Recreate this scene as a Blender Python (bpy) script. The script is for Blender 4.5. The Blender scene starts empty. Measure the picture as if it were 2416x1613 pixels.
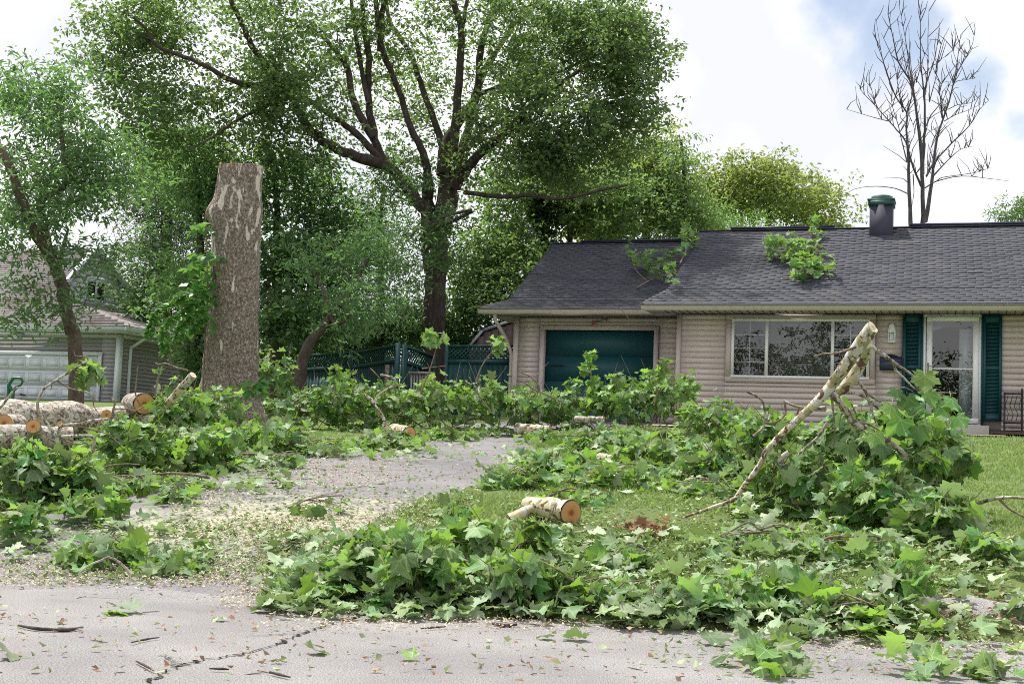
import bpy, math, random
import numpy as np
from mathutils import Matrix, Vector, noise as mnoise

rng = np.random.default_rng(7)
random.seed(7)
sc = bpy.context.scene
col = sc.collection

# ------------------------------------------------------------------ camera
FPX = 3100.0
EYE = np.array([0.0, 0.0, 0.8])
PITCH = math.atan(268.5 / FPX)
ROLL = 0.040
fw = np.array([0, math.cos(PITCH), math.sin(PITCH)])
rt = np.array([1.0, 0, 0])
upv = np.cross(rt, fw)
R2 = math.cos(ROLL) * rt + math.sin(ROLL) * upv
U2 = -math.sin(ROLL) * rt + math.cos(ROLL) * upv
cd = bpy.data.cameras.new('camera')
cam = bpy.data.objects.new('camera', cd)
col.objects.link(cam)
cam.matrix_world = Matrix(((R2[0], U2[0], -fw[0], EYE[0]), (R2[1], U2[1], -fw[1], EYE[1]), (R2[2], U2[2], -fw[2], EYE[2]), (0, 0, 0, 1)))
cd.sensor_width = 36.0
cd.lens = FPX / 2416.0 * 36.0
cd.clip_start = 0.05
cd.clip_end = 2000
sc.camera = cam
YAW = math.radians(19.3)
U = np.array([math.cos(YAW), -math.sin(YAW), 0.0])       # along the house front, to the right
V = np.array([math.sin(YAW), math.cos(YAW), 0.0])        # away from the street

def ray(x, y):
    return (x - 1208.0) / FPX * R2 - (y - 806.5) / FPX * U2 + fw
def W(a, b, z):
    return a * U + b * V + np.array([0, 0, z])
def D(x, y, Z, k=1.0285):
    return EYE + Z * ray(x * k, y * k)
def S(x, y, Z):
    return EYE + Z * ray(x, y)

# ------------------------------------------------------------------ light
SUNV = -0.50 * U + 0.30 * V + np.array([0, 0, 1.25])
SUNV /= np.linalg.norm(SUNV)
sd = bpy.data.lights.new('sun', 'SUN')
sd.energy = 4.2
sd.angle = math.radians(1.5)
sd.color = (1.0, 0.95, 0.87)
sun = bpy.data.objects.new('sun', sd)
col.objects.link(sun)
sun.rotation_euler = Vector(SUNV).to_track_quat('Z', 'Y').to_euler()

wd = bpy.data.worlds.new('World')
sc.world = wd
wd.use_nodes = True
nt = wd.node_tree
nt.nodes.clear()
N = nt.nodes.new
L = nt.links.new
sky = N('ShaderNodeTexSky')
sky.sky_type = 'NISHITA'
sky.sun_disc = False
sky.sun_elevation = math.asin(SUNV[2])
sky.sun_rotation = math.atan2(SUNV[0], SUNV[1])
sky.air_density = 1.0
sky.dust_density = 1.5
b1 = N('ShaderNodeBackground'); b1.inputs[1].default_value = 0.10
hz = N('ShaderNodeMix'); hz.data_type = 'RGBA'; hz.inputs[0].default_value = 0.22
hz.inputs[7].default_value = (7.5, 7.8, 8.0, 1)
L(sky.outputs[0], hz.inputs[6]); L(hz.outputs[2], b1.inputs[0])
b2 = N('ShaderNodeBackground'); b2.inputs[1].default_value = 1.0
tc = N('ShaderNodeTexCoord')
ns = N('ShaderNodeTexNoise'); ns.inputs['Scale'].default_value = 7.0; ns.inputs['Detail'].default_value = 9; ns.inputs['Roughness'].default_value = 0.55
L(tc.outputs['Generated'], ns.inputs[0])
def wmath(op, a, b=None, clamp=False):
    m = N('ShaderNodeMath'); m.operation = op; m.use_clamp = clamp
    for i, v in enumerate((a, b)):
        if v is None: continue
        if isinstance(v, (int, float)): m.inputs[i].default_value = v
        else: L(v, m.inputs[i])
    return m.outputs[0]
patch = None
def unit(v): return v / np.linalg.norm(v)
for (x, y, rad, amp) in ((2040, 110, 0.06, 0.42), (2200, 200, 0.06, 0.38), (1920, 30, 0.045, 0.40), (2340, 290, 0.03, 0.36), (-900, -900, 0.25, 0.30), (3300, -300, 0.2, 0.35)):
    d = unit(ray(x * 1.0285, y * 1.0285))
    vm = N('ShaderNodeVectorMath'); vm.operation = 'DISTANCE'; L(tc.outputs['Generated'], vm.inputs[0]); vm.inputs[1].default_value = tuple(d)
    q = wmath('DIVIDE', vm.outputs['Value'], rad)
    q = wmath('MULTIPLY', q, q); q = wmath('MULTIPLY', q, -1.0); q = wmath('EXPONENT', q); q = wmath('MULTIPLY', q, amp)
    patch = q if patch is None else wmath('MAXIMUM', patch, q)
cov = wmath('SUBTRACT', wmath('ADD', ns.outputs[0], 0.18), patch)
ramp = N('ShaderNodeMapRange'); ramp.interpolation_type = 'SMOOTHSTEP'
ramp.inputs[1].default_value = 0.27; ramp.inputs[2].default_value = 0.50
L(cov, ramp.inputs[0])
n2 = N('ShaderNodeTexNoise'); n2.inputs['Scale'].default_value = 7.0; n2.inputs['Detail'].default_value = 6
mp = N('ShaderNodeMapping'); mp.inputs[1].default_value = (3.1, 1.7, 0.4); L(tc.outputs['Generated'], mp.inputs[0]); L(mp.outputs[0], n2.inputs[0])
cr = N('ShaderNodeValToRGB')
cr.color_ramp.elements[0].position = 0.38; cr.color_ramp.elements[0].color = (0.62, 0.635, 0.68, 1)
cr.color_ramp.elements[1].position = 0.62; cr.color_ramp.elements[1].color = (0.84, 0.84, 0.855, 1)
L(n2.outputs[0], cr.inputs[0]); L(cr.outputs[0], b2.inputs[0])
mx = N('ShaderNodeMixShader'); L(ramp.outputs[0], mx.inputs[0]); L(b1.outputs[0], mx.inputs[1]); L(b2.outputs[0], mx.inputs[2])
wo = N('ShaderNodeOutputWorld'); L(mx.outputs[0], wo.inputs[0])

sc.view_settings.view_transform = 'Standard'
sc.view_settings.look = 'None'
sc.view_settings.exposure = 0.60
sc.view_settings.gamma = 1.0
sc.view_settings.use_curve_mapping = False
sc.render.engine = 'CYCLES'
sc.cycles.max_bounces = 8
sc.cycles.transparent_max_bounces = 8
sc.cycles.use_denoising = False
sc.cycles.filter_width = 1.0
sc.cycles.sample_clamp_indirect = 6.0

# ------------------------------------------------------------------ materials
def newmat(name):
    m = bpy.data.materials.new(name); m.use_nodes = True
    t = m.node_tree; t.nodes.clear()
    return m, t

class T:
    """small node helper"""
    def __init__(s, name):
        s.m, s.t = newmat(name)
    def n(s, kind, **k):
        x = s.t.nodes.new(kind)
        for a, v in k.items(): setattr(x, a, v)
        return x
    def l(s, a, b): s.t.links.new(a, b)
    def math(s, op, a, b=None, clamp=False):
        m = s.n('ShaderNodeMath', operation=op, use_clamp=clamp)
        for i, v in enumerate((a, b)):
            if v is None: continue
            if isinstance(v, (int, float)): m.inputs[i].default_value = v
            else: s.l(v, m.inputs[i])
        return m.outputs[0]
    def coord(s, kind='Object', scale=(1, 1, 1)):
        c = s.n('ShaderNodeTexCoord'); mp = s.n('ShaderNodeMapping'); mp.inputs['Scale'].default_value = scale
        s.l(c.outputs[kind], mp.inputs[0]); return mp.outputs[0]
    def noise(s, vec, scale, detail=4, rough=0.55, dist=0.0):
        x = s.n('ShaderNodeTexNoise'); x.inputs['Scale'].default_value = scale; x.inputs['Detail'].default_value = detail
        x.inputs['Roughness'].default_value = rough; x.inputs['Distortion'].default_value = dist
        s.l(vec, x.inputs[0]); return x.outputs[0]
    def ramp(s, fac, stops, interp='LINEAR'):
        r = s.n('ShaderNodeValToRGB'); e = r.color_ramp.elements; r.color_ramp.interpolation = interp
        e[0].position, e[0].color = stops[0][0], (*stops[0][1], 1)
        e[1].position, e[1].color = stops[-1][0], (*stops[-1][1], 1)
        for p, c in stops[1:-1]:
            q = e.new(p); q.color = (*c, 1)
        s.l(fac, r.inputs[0]); return r.outputs[0]
    def mixc(s, fac, a, b, mode='MIX'):
        x = s.n('ShaderNodeMix', data_type='RGBA', blend_type=mode)
        for i, v in ((0, fac), (6, a), (7, b)):
            if isinstance(v, (int, float)): x.inputs[i].default_value = v
            elif isinstance(v, tuple): x.inputs[i].default_value = (*v, 1)
            else: s.l(v, x.inputs[i])
        return x.outputs[2]
    def bump(s, h, strength=0.3, dist=0.01):
        b = s.n('ShaderNodeBump'); b.inputs['Strength'].default_value = strength; b.inputs['Distance'].default_value = dist
        s.l(h, b.inputs['Height']); return b.outputs[0]
    def principled(s, color, rough=0.7, normal=None, spec=0.5, metal=0.0, **k):
        p = s.n('ShaderNodeBsdfPrincipled')
        if isinstance(color, tuple): p.inputs['Base Color'].default_value = (*color, 1)
        else: s.l(color, p.inputs['Base Color'])
        if isinstance(rough, (int, float)): p.inputs['Roughness'].default_value = rough
        else: s.l(rough, p.inputs['Roughness'])
        p.inputs['Specular IOR Level'].default_value = spec
        p.inputs['Metallic'].default_value = metal
        for a, v in k.items(): p.inputs[a.replace('_', ' ')].default_value = v
        if normal is not None: s.l(normal, p.inputs['Normal'])
        return p
    def out(s, sh):
        o = s.n('ShaderNodeOutputMaterial'); s.l(sh.outputs[0] if hasattr(sh, 'outputs') else sh, o.inputs[0]); return s.m

def paint(name, c, rough=0.5, var=0.12, scale=3.0, dirt=(0.25, 0.22, 0.18), dirtamt=0.15, spec=0.4, metal=0.0):
    t = T(name); v = t.coord('Object')
    n1 = t.noise(v, scale, 5); c1 = t.mixc(t.math('MULTIPLY', n1, var * 2), c, tuple(x * 0.72 for x in c))
    n3 = t.noise(t.coord('Object', (6, 6, 1.2)), 2.2, 6, 0.7)
    f = t.ramp(n3, [(0.5, (0, 0, 0)), (0.8, (1, 1, 1))])
    c2 = t.mixc(t.math('MULTIPLY', f, dirtamt), c1, dirt)
    oi = t.n('ShaderNodeObjectInfo')
    hv = t.n('ShaderNodeHueSaturation'); t.l(c2, hv.inputs['Color'])
    t.l(t.math('ADD', t.math('MULTIPLY', oi.outputs['Random'], 0.14), 0.93), hv.inputs['Value'])
    n4 = t.noise(v, 60, 3)
    return t.out(t.principled(hv.outputs[0], rough, t.bump(n4, 0.12, 0.004), spec, metal))

def leafmat(name, top, under, transl, tfac=0.38, rough=0.42, hue_var=0.05, val_var=0.5, veins=False, spec=0.45):
    t = T(name)
    oi = t.n('ShaderNodeObjectInfo')
    at = t.n('ShaderNodeAttribute', attribute_name='var')
    r = t.math('FRACT', t.math('ADD', oi.outputs['Random'], at.outputs['Fac']))
    r2 = t.math('FRACT', t.math('MULTIPLY', r, 7.31))
    geo = t.n('ShaderNodeNewGeometry')
    c = t.mixc(geo.outputs['Backfacing'], top, under)
    if veins:
        uv = t.n('ShaderNodeUVMap'); sx = t.n('ShaderNodeSeparateXYZ'); t.l(uv.outputs[0], sx.inputs[0])
        ang = t.math('ARCTAN2', sx.outputs[0], sx.outputs[1])
        rad = t.math('POWER', t.math('ADD', t.math('MULTIPLY', sx.outputs[0], sx.outputs[0]), t.math('MULTIPLY', sx.outputs[1], sx.outputs[1])), 0.5)
        pp = t.math('PINGPONG', t.math('ADD', ang, math.radians(52 * 4)), math.radians(26))
        dist = t.math('MULTIPLY', pp, rad)
        vm = t.math('LESS_THAN', dist, 0.016)
        # side veins: stripes slanting off the main veins
        st = t.math('SINE', t.math('MULTIPLY', t.math('SUBTRACT', rad, t.math('MULTIPLY', pp, 0.75)), 46.0))
        sv = t.math('MULTIPLY', t.math('GREATER_THAN', st, 0.93), 0.45)
        vmask = t.math('MAXIMUM', t.math('MULTIPLY', vm, 0.75), sv)
        c = t.mixc(vmask, c, (0.30, 0.40, 0.17))
    v = t.coord('Object')
    nn = t.noise(v, 9 if veins else 0.6, 3)
    hv = t.n('ShaderNodeHueSaturation')
    t.l(c, hv.inputs['Color'])
    t.l(t.math('ADD', t.math('MULTIPLY', r2, hue_var * 2), 0.5 - hue_var), hv.inputs['Hue'])
    t.l(t.math('ADD', t.math('MULTIPLY', t.math('ADD', r, t.math('MULTIPLY', nn, 0.6)), val_var), 1.0 - val_var * 0.75), hv.inputs['Value'])
    p = t.principled(hv.outputs[0], rough, None, spec)
    tr = t.n('ShaderNodeBsdfTranslucent')
    hv2 = t.n('ShaderNodeHueSaturation'); hv2.inputs['Color'].default_value = (*transl, 1)
    t.l(t.math('ADD', t.math('MULTIPLY', r, val_var), 1.0 - val_var * 0.5), hv2.inputs['Value'])
    t.l(hv2.outputs[0], tr.inputs[0])
    ms = t.n('ShaderNodeMixShader'); ms.inputs[0].default_value = tfac
    t.l(p.outputs[0], ms.inputs[1]); t.l(tr.outputs[0], ms.inputs[2])
    return t.out(ms)

def barkmat(name, stops, scale=6.0, zs=0.25, bump=0.5, rough=0.85, fine=40, interp='LINEAR'):
    t = T(name); v = t.coord('Object', (1, 1, zs))
    n1 = t.noise(v, scale, 7, 0.62, 0.6)
    c = t.ramp(n1, stops, interp)
    n2 = t.noise(t.coord('Object', (1, 1, zs * 1.4)), fine, 5, 0.6)
    c = t.mixc(0.55, c, t.ramp(n2, [(0.3, (0.35, 0.33, 0.32)), (0.7, (1.25, 1.25, 1.25))]), 'MULTIPLY')
    return t.out(t.principled(c, rough, t.bump(n2, bump, 0.02), 0.2))

def sycamore(name, scale=7.0, cream=(0.40, 0.36, 0.28), olive=(0.27, 0.24, 0.18), brown=(0.12, 0.085, 0.07), white=(0.52, 0.49, 0.44), br=0.56):
    t = T(name); v = t.coord('Object')
    n1 = t.noise(v, scale, 3, 0.5, 0.9); n2 = t.noise(t.coord('Object', (1.3, 1.1, 0.8)), scale * 1.7, 3, 0.5, 0.8)
    c = t.mixc(t.ramp(n1, [(0.46, (0, 0, 0)), (0.50, (1, 1, 1))]), cream, white)
    c = t.mixc(t.ramp(n2, [(0.53, (0, 0, 0)), (0.56, (1, 1, 1))]), c, olive)
    vo = t.n('ShaderNodeTexVoronoi', feature='F1'); vo.inputs['Scale'].default_value = scale * 2.0; 
    n3 = t.noise(v, scale * 2.4, 5, 0.6, 0.8)
    c = t.mixc(t.ramp(n3, [(br - 0.025, (0, 0, 0)), (br, (1, 1, 1))]), c, brown)
    n4 = t.noise(v, scale * 14, 4)
    c = t.mixc(0.5, c, t.ramp(n4, [(0.3, (0.6, 0.6, 0.58)), (0.65, (1.1, 1.1, 1.1))]), 'MULTIPLY')
    return t.out(t.principled(c, 0.7, t.bump(n3, 0.4, 0.01), 0.3))

def cutwood(name, heart=(0.30, 0.085, 0.035), wood=(0.56, 0.29, 0.10)):
    t = T(name); uv = t.n('ShaderNodeUVMap'); sx = t.n('ShaderNodeSeparateXYZ'); t.l(uv.outputs[0], sx.inputs[0])
    rad = t.math('POWER', t.math('ADD', t.math('MULTIPLY', sx.outputs[0], sx.outputs[0]), t.math('MULTIPLY', sx.outputs[1], sx.outputs[1])), 0.5)
    nn = t.noise(uv.outputs[0], 3, 4)
    rr = t.math('ADD', rad, t.math('MULTIPLY', t.math('SUBTRACT', nn, 0.5), 0.16))
    rings = t.math('ADD', t.math('MULTIPLY', t.math('SINE', t.math('MULTIPLY', rr, 70.0)), 0.5), 0.5)
    c = t.ramp(rr, [(0.0, heart), (0.16, heart), (0.34, wood), (0.86, (wood[0] * 1.15, wood[1] * 1.25, wood[2] * 1.5)), (0.97, (0.25, 0.19, 0.12))])
    c = t.mixc(t.math('MULTIPLY', rings, 0.28), c, (0.32, 0.17, 0.08))
    n5 = t.noise(t.coord('UV', (1, 14, 1)), 9, 3)
    c = t.mixc(0.4, c, t.ramp(n5, [(0.35, (0.7, 0.7, 0.7)), (0.7, (1.1, 1.1, 1.1))]), 'MULTIPLY')
    return t.out(t.principled(c, 0.85, t.bump(n5, 0.3, 0.004), 0.15))

M = {}
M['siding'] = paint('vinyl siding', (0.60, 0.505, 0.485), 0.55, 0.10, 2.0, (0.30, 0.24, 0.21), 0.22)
M['trim'] = paint('taupe trim', (0.56, 0.475, 0.455), 0.5, 0.10, 2.0)
M['gutter'] = paint('cream gutter', (0.60, 0.53, 0.50), 0.4, 0.15, 2.0, (0.20, 0.17, 0.13), 0.45)
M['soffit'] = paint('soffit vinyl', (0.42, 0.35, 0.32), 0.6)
M['white'] = paint('white vinyl', (0.88, 0.88, 0.90), 0.4)
M['teal'] = paint('teal paint', (0.008, 0.072, 0.088), 0.5, 0.15, 2.0, (0.02, 0.05, 0.05), 0.25)
M['teal_fence'] = paint('weathered teal stain', (0.014, 0.075, 0.082), 0.7, 0.3, 4.0, (0.14, 0.17, 0.15), 0.35)
M['concrete'] = paint('concrete', (0.40, 0.37, 0.33), 0.85, 0.2, 5.0)
M['iron'] = paint('black iron', (0.035, 0.03, 0.035), 0.5, 0.1, 3.0, (0.12, 0.06, 0.04), 0.4)
M['navy'] = paint('dark blue enamel', (0.025, 0.03, 0.07), 0.3, 0.1, 3.0)
M['black_shade'] = paint('black and painted shade', (0.02, 0.02, 0.022), 0.9)  # near-black; paints shade in room, grooves and hollow, plain black on handles
M['green_metal'] = paint('green enamel', (0.01, 0.12, 0.06), 0.4)
M['chimney'] = paint('slate blue painted chimney', (0.045, 0.045, 0.075), 0.7, 0.2, 6)
M['copper'] = paint('green cap', (0.028, 0.10, 0.082), 0.5, 0.25, 6)
M['blind'] = paint('blind slat', (0.60, 0.60, 0.56), 0.5)
M['curtain'] = paint('pale curtain', (0.62, 0.68, 0.72), 0.8)
M['nsiding'] = paint('grey neighbour siding', (0.33, 0.315, 0.355), 0.6, 0.1, 2.0)
M['nwhite'] = paint('neighbour white paint', (0.68, 0.72, 0.80), 0.5, 0.1, 2)
M['nblue'] = paint('dark blue shutter', (0.03, 0.05, 0.11), 0.5)
M['shed'] = paint('mauve shed boards', (0.24, 0.18, 0.18), 0.7)
M['banner'] = paint('blue cloth', (0.01, 0.02, 0.22), 0.7)
M['red'] = paint('red lens', (0.45, 0.06, 0.03), 0.3)
M['grey_metal'] = paint('grey metal', (0.32, 0.31, 0.30), 0.45, 0.15, 5, metal=0.3)

t = T('asphalt shingle'); v = t.coord('Object')
oi = t.n('ShaderNodeObjectInfo'); at = t.n('ShaderNodeAttribute', attribute_name='var')
r = t.math('FRACT', t.math('ADD', oi.outputs['Random'], at.outputs['Fac']))
n1 = t.noise(t.coord('Object'), 220, 3, 0.7)
c = t.ramp(r, [(0, (0.056, 0.060, 0.080)), (0.5, (0.062, 0.066, 0.087)), (1, (0.069, 0.072, 0.094))])
c = t.mixc(0.8, c, t.ramp(n1, [(0.35, (0.5, 0.5, 0.5)), (0.7, (1.6, 1.6, 1.6))]), 'MULTIPLY')
geo = t.n('ShaderNodeNewGeometry')
pn = t.noise(geo.outputs['Position'], 1.3, 6, 0.7)
c = t.mixc(t.math('MULTIPLY', t.ramp(pn, [(0.52, (0, 0, 0)), (0.75, (1, 1, 1))]), 0.4), c, (0.19, 0.17, 0.15))
pn2 = t.noise(geo.outputs['Position'], 26, 4, 0.8)
c = t.mixc(t.math('MULTIPLY', t.ramp(pn2, [(0.60, (0, 0, 0)), (0.66, (1, 1, 1))]), 0.55), c, (0.34, 0.32, 0.28))
M['shingle'] = t.out(t.principled(c, 0.85, t.bump(n1, 0.4, 0.003), 0.4))
M['slot'] = paint('slot glint and debris', (0.20, 0.20, 0.23), 0.9)  # roof base lightened to paint sky glint and debris into the slots
M['core'] = paint('wall core with gap shade', (0.34, 0.28, 0.27), 0.9)  # darker than the siding, paints shade into the gaps between boards

t = T('old grey shingle'); v = t.coord('Object', (1, 1, 1))
n1 = t.noise(v, 30, 4); n2 = t.noise(v, 0.9, 6, 0.7)
c = t.ramp(n1, [(0.3, (0.20, 0.18, 0.19)), (0.7, (0.36, 0.33, 0.34))])
c = t.mixc(t.math('MULTIPLY', t.ramp(n2, [(0.5, (0, 0, 0)), (0.62, (1, 1, 1))]), 0.55), c, (0.17, 0.09, 0.07))
M['nroof'] = t.out(t.principled(c, 0.9, t.bump(n1, 0.3, 0.01), 0.2))

M['syc'] = leafmat('sycamore leaf', (0.092, 0.195, 0.052), (0.215, 0.300, 0.165), (0.30, 0.54, 0.05), 0.32, 0.50, 0.04, 0.95, veins=True, spec=0.32)
M['syc2'] = leafmat('bruised sycamore leaf', (0.165, 0.250, 0.125), (0.320, 0.395, 0.270), (0.30, 0.46, 0.12), 0.24, 0.6, 0.03, 0.8, veins=True, spec=0.25)
M['deadleaf'] = leafmat('dead leaf', (0.24, 0.13, 0.075), (0.36, 0.24, 0.16), (0.35, 0.18, 0.08), 0.2, 0.8, 0.02, 0.6)
M['bigleaf'] = leafmat('silver maple foliage', (0.072, 0.135, 0.055), (0.15, 0.205, 0.115), (0.28, 0.46, 0.10), 0.42, 0.45, 0.02, 0.7)
M['ashleaf'] = leafmat('ash foliage', (0.060, 0.135, 0.068), (0.14, 0.21, 0.14), (0.20, 0.40, 0.08), 0.40, 0.36, 0.025, 0.7, spec=0.7)
M['darkleaf'] = leafmat('dark foliage', (0.036, 0.070, 0.032), (0.07, 0.10, 0.055), (0.11, 0.20, 0.05), 0.34, 0.55, 0.03, 0.7)
M['midleaf'] = leafmat('shade foliage', (0.058, 0.120, 0.052), (0.115, 0.17, 0.10), (0.20, 0.38, 0.09), 0.42, 0.45, 0.03, 0.8)
M['yelleaf'] = leafmat('yellow green foliage', (0.115, 0.175, 0.045), (0.20, 0.25, 0.11), (0.38, 0.48, 0.09), 0.40, 0.5, 0.03, 0.6)
M['limeleaf'] = leafmat('bright locust foliage', (0.075, 0.20, 0.035), (0.15, 0.25, 0.09), (0.22, 0.48, 0.06), 0.4, 0.5, 0.02, 0.5)
M['vineleaf'] = leafmat('vine leaf', (0.04, 0.14, 0.03), (0.12, 0.22, 0.10), (0.20, 0.42, 0.05), 0.36, 0.4, 0.03, 0.6)
M['grass'] = leafmat('grass blade', (0.150, 0.235, 0.070), (0.18, 0.26, 0.09), (0.36, 0.50, 0.13), 0.35, 0.6, 0.03, 0.6)
M['ltbit'] = leafmat('shredded leaf', (0.13, 0.20, 0.07), (0.30, 0.36, 0.20), (0.3, 0.4, 0.1), 0.2, 0.6, 0.05, 0.7)
M['chip'] = leafmat('wood chip', (0.55, 0.47, 0.31), (0.58, 0.50, 0.36), (0.5, 0.38, 0.2), 0.1, 0.8, 0.03, 0.5)
M['bark'] = barkmat('dark limb bark', [(0.3, (0.045, 0.034, 0.030)), (0.7, (0.13, 0.105, 0.095))], 9, 0.3)
M['ashbark'] = barkmat('brown ash bark', [(0.3, (0.08, 0.055, 0.045)), (0.7, (0.19, 0.15, 0.125))], 12, 0.35)
M['barebark'] = barkmat('dead tree bark', [(0.3, (0.055, 0.047, 0.055)), (0.7, (0.16, 0.14, 0.15))], 12, 0.35)
M['twig'] = barkmat('twig bark', [(0.35, (0.13, 0.095, 0.075)), (0.65, (0.34, 0.28, 0.22))], 22, 0.6, 0.3)
M['syc_bark'] = sycamore('mottled sycamore bark', 9.0)
M['syc_young'] = sycamore('pale young sycamore bark', 6.5, (0.56, 0.49, 0.31), (0.34, 0.32, 0.17), (0.13, 0.075, 0.05), (0.58, 0.56, 0.50), 0.57)
M['cut'] = cutwood('fresh cut wood')
M['cutpale'] = cutwood('pale cut wood', (0.60, 0.44, 0.24), (0.74, 0.62, 0.40))

t = T('platy trunk bark'); v = t.coord('Object', (1, 1, 0.8))
vo = t.n('ShaderNodeTexVoronoi', feature='DISTANCE_TO_EDGE'); vo.inputs['Scale'].default_value = 26
t.l(v, vo.inputs[0])
n0 = t.noise(v, 30, 6, 0.75); n1 = t.noise(t.coord('Object', (1, 1, 0.5)), 5, 5, 0.65); 
c = t.ramp(n0, [(0.32, (0.06, 0.04, 0.03)), (0.44, (0.175, 0.135, 0.11)), (0.54, (0.31, 0.26, 0.225)), (0.68, (0.66, 0.57, 0.50))])
c = t.mixc(t.math('MULTIPLY', t.ramp(vo.outputs[0], [(0.0, (1, 1, 1)), (0.09, (0, 0, 0))]), 0.6), c, (0.06, 0.045, 0.04))
sz = t.n('ShaderNodeSeparateXYZ'); tcn = t.n('ShaderNodeTexCoord'); t.l(tcn.outputs['Object'], sz.inputs[0])
hgt = t.math('MULTIPLY', t.math('SUBTRACT', sz.outputs[2], 1.6), 0.055)
nw = t.noise(t.coord('Object', (1, 1, 0.32)), 8.5, 4, 0.55, 0.5)
c = t.mixc(t.ramp(t.math('ADD', nw, hgt), [(0.655, (0, 0, 0)), (0.68, (1, 1, 1))]), c, (0.64, 0.58, 0.50))
c = t.mixc(t.math('MULTIPLY', t.ramp(n1, [(0.5, (0, 0, 0)), (0.7, (1, 1, 1))]), 0.35), c, (0.20, 0.21, 0.17))
M['trunkbark'] = t.out(t.principled(c, 0.9, t.bump(t.math('ADD', n0, vo.outputs[0]), 0.7, 0.03), 0.15))

def asphalt(name, lo, mid, hi, drive=False):
    t = T(name); g = t.n('ShaderNodeNewGeometry'); p = g.outputs['Position']
    n1 = t.noise(p, 150, 3, 0.8); n2 = t.noise(p, 1.1, 6, 0.6); n3 = t.noise(p, 33, 2, 0.6)
    c = t.ramp(n1, [(0.30, lo), (0.50, mid), (0.68, hi)])
    c = t.mixc(0.75, c, t.ramp(n2, [(0.35, (0.72, 0.71, 0.72)), (0.65, (1.16, 1.15, 1.13))]), 'MULTIPLY')
    c = t.mixc(t.ramp(n3, [(0.68, (0, 0, 0)), (0.74, (0.5, 0.5, 0.5))]), c, (0.10, 0.095, 0.09))
    if drive:
        # pale sawdust ground into the apron
        sep = t.n('ShaderNodeVectorMath', operation='DISTANCE'); t.l(p, sep.inputs[0]); sep.inputs[1].default_value = tuple(W(-4.5, 7.9, 0.3))
        d1 = t.math('SUBTRACT', 1.0, t.math('DIVIDE', sep.outputs['Value'], 1.9), True)
        n4 = t.noise(p, 3.2, 7, 0.72)
        f = t.ramp(t.math('ADD', n4, t.math('MULTIPLY', d1, 0.45)), [(0.66, (0, 0, 0)), (0.86, (1, 1, 1))])
        c = t.mixc(t.math('MULTIPLY', f, 0.7), c, (0.46, 0.43, 0.33))
    return t.out(t.principled(c, 0.9, t.bump(n1, 0.35, 0.004), 0.25))
M['road'] = asphalt('aged road surface', (0.04, 0.039, 0.040), (0.222, 0.214, 0.216), (0.46, 0.45, 0.45))
M['drive'] = asphalt('driveway surface', (0.05, 0.048, 0.052), (0.175, 0.17, 0.178), (0.34, 0.33, 0.34), True)
t = T('lawn soil'); g = t.n('ShaderNodeNewGeometry'); p = g.outputs['Position']
n1 = t.noise(p, 60, 4, 0.7); n2 = t.noise(p, 0.7, 6, 0.6); n3 = t.noise(p, 2.3, 6, 0.7)
c = t.ramp(n1, [(0.3, (0.085, 0.125, 0.040)), (0.7, (0.20, 0.27, 0.105))])
c = t.mixc(0.7, c, t.ramp(n2, [(0.3, (0.8, 0.8, 0.8)), (0.7, (1.2, 1.15, 1.05))]), 'MULTIPLY')
c = t.mixc(t.ramp(n3, [(0.60, (0, 0, 0)), (0.70, (0.7, 0.7, 0.7))]), c, (0.20, 0.15, 0.10))
M['lawn'] = t.out(t.principled(c, 0.95, t.bump(n1, 0.8, 0.03), 0.1))
t = T('dark soil'); g = t.n('ShaderNodeNewGeometry')
n1 = t.noise(g.outputs['Position'], 30, 6, 0.7)
c = t.ramp(n1, [(0.3, (0.05, 0.035, 0.03)), (0.7, (0.20, 0.14, 0.11))])
M['soil'] = t.out(t.principled(c, 0.95, t.bump(n1, 0.8, 0.03), 0.1))
t = T('crack'); M['crack'] = t.out(t.principled((0.045, 0.04, 0.035), 1.0, None, 0.0))

t = T('window glass')
gl = t.n('ShaderNodeBsdfGlossy'); gl.inputs['Roughness'].default_value = 0.0
gn = t.noise(t.coord('Object'), 1.6, 2)
t.l(t.bump(gn, 0.05, 0.02), gl.inputs['Normal'])
tr = t.n('ShaderNodeBsdfTransparent'); tr.inputs[0].default_value = (0.86, 0.90, 0.90, 1)
fr = t.n('ShaderNodeFresnel'); fr.inputs[0].default_value = 1.5
ms = t.n('ShaderNodeMixShader'); t.l(t.math('ADD', fr.outputs[0], 0.07, True), ms.inputs[0]); t.l(tr.outputs[0], ms.inputs[1]); t.l(gl.outputs[0], ms.inputs[2])
M['glass'] = t.out(ms)

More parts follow.
